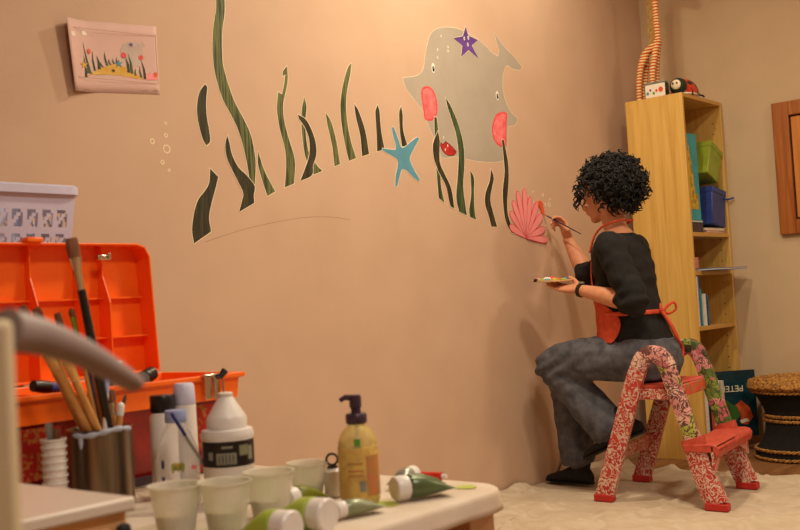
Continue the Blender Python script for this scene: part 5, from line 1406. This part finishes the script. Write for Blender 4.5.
# small white lotion bottle behind the soap
qv = at((1.3685, 1.3216, 0.5438))
bottle_lathe('ring_topped_bottle', 'small white bottle with a black and white ring top left of the soap', 'bottle', qv, (
    ('body', [(.014, 0), (.016, .003), (.016, .045), (.01, .05)], M_WHTPLAST), ('cap', [(.0095, .0505), (.0095, .054)], M_BLACK)))
b = MB(); c = qv + V((0, 0, .0655)); b.tube([c + V((.64, -.77, 0)) * (.01 * math.cos(a)) + V((0, 0, .01 * math.sin(a))) for a in [2 * PI * k / 24 for k in range(24)]], .0022, 8, closed=True)
b.build('ring', M_BLACK, [o for o in bpy.data.objects if o.name.startswith('ring_topped_bottle')][0])
# clear cups
def cup(label, p, r=.041, h=.075, z=T):
    t = thing('plastic_cup', label, 'cup', p, 'clear plastic cups on the table')
    b = MB(); b.lathe([(r * .68, 0), (r * .7, .002), (r * .97, h - .003), (r * 1.05, h - .002), (r * 1.05, h + .001), (r * .96, h), (r * .68, .0035), (r * .3, .003)], p, 36); b.build('wall', M_MILK, t)
    b = MB(); b.lathe([(r * .66, .0038), (r * .78, h * .4), (r * .5, h * .402)], p, 28); b.build('paint_water', mat('pale murky water', (226, 218, 190), (210, 210, 172), rough=.2, trans=.3, ior=1.2), t)
    return t
cup('murky clear cup in front of the water bottle', at((1.0351, 1.3438, 0.5438)))
cup('murky clear cup below the acrylic bottle', at((1.0904, 1.2897, 0.5438)))
cup('murky clear cup between acrylic bottle and the white-capped tubes', at((1.1868, 1.2921, 0.5438)))
cup('clean clear cup with bright rim sparkles left of the soap', at((1.3432, 1.3596, 0.5438)), .036, .062)
# tubes of paint
def tube_of_paint(label, capc, d, capr, capl, L, bm, cm=M_WHTPLAST, zend=None):
    """cap centre, direction from cap towards the crimped end"""
    capc = V(capc); d = V(d).normalized(); t = thing('paint_tube', label, 'paint tube', (capc.x, capc.y, T), 'paint tubes on the table')
    b = MB(); b.tube([capc - d * capl * .5, capc - d * (capl * .5 - .003), capc + d * capl * .5], [capr * .9, capr, capr * .96], 24); b.build('cap', cm, t)
    s = capc + d * (capl * .5 + .0005); up = V((0, 0, 1)); sd = d.cross(up).normalized(); up = sd.cross(d)
    b = MB(); rings = []
    for t_, w_, h_ in ((0, .85, .85), (.06, 1.0, 1.0), (.35, 1.02, .95), (.7, 1.06, .6), (.93, 1.1, .12), (1.0, 1.1, .1)):
        c = s + d * (L * t_); c.z = max(c.z - (1 - h_) * capr * .55 * 1.0, T + capr * h_ + .0005)
        rings.append([c + sd * (capr * w_ * math.cos(a)) + up * (capr * h_ * math.sin(a)) for a in [2 * PI * k / 24 for k in range(24)]])
    b.loft(rings); b.build('body', bm, t)
    return t
def g_(px, r): return V((px[0], px[1], T + r + .0008))
tube_of_paint('dark green tube with a big white cap right of the soap', g_((1.3795, 1.1742, 0.5438), .0215), (.93, -.36, 0), .0215, .024, .085, M_TUBE_G)
tube_of_paint('silver grey tube with a white cap behind the dark green tube', g_((1.5179, 1.2626, 0.5438), .0165), (-.75, -.1, 0), .0165, .02, .05, M_TUBE_S)
tube_of_paint('lime green tube whose white cap faces the camera', g_((1.1407, 1.1289, 0.5438), .0255), (-.05, .9, 0), .0255, .028, .075, M_TUBE_L)
tube_of_paint('tube with a white cap at the bottom edge, left of the lime one', g_((1.0499, 1.1128, 0.5438), .0255), (-.1, .9, 0), .0255, .028, .06, M_TUBE_L)
tube_of_paint('olive tube with an upright white cap behind the lime tube', g_((1.2431, 1.303, 0.5438), .019), (.9, .05, 0), .019, .02, .07, M_TUBE_O)
tube_of_paint('grey green flattened tube in front of the soap bottle', g_((1.223, 1.1707, 0.5438), .014), (.93, -.2, 0), .014, .016, .075, M_TUBE_GG)
rt = V((1.5658, 1.2239, 0.5438))
t = thing('paint_tube', 'thin scarlet tube lying flat behind the dark green one', 'paint tube', (rt.x, rt.y, T), 'paint tubes on the table')
d = V((-.35, .93, 0)).normalized(); d = V((-.25, .97, 0)).normalized()
b = MB(); b.tube([V((rt.x, rt.y, T + .0085)) + d * .004, V((rt.x, rt.y, T + .0085)) + d * .05, V((rt.x, rt.y, T + .0045)) + d * .09], [.008, .0085, .004], 14); b.build('body', M_REDTUBE, t)
b = MB(); b.tube([V((rt.x, rt.y, T + .0085)) + d * -.006, V((rt.x, rt.y, T + .0085)) + d * .0035], [.004, .0045], 12); b.build('cap', M_WHTPLAST, t)
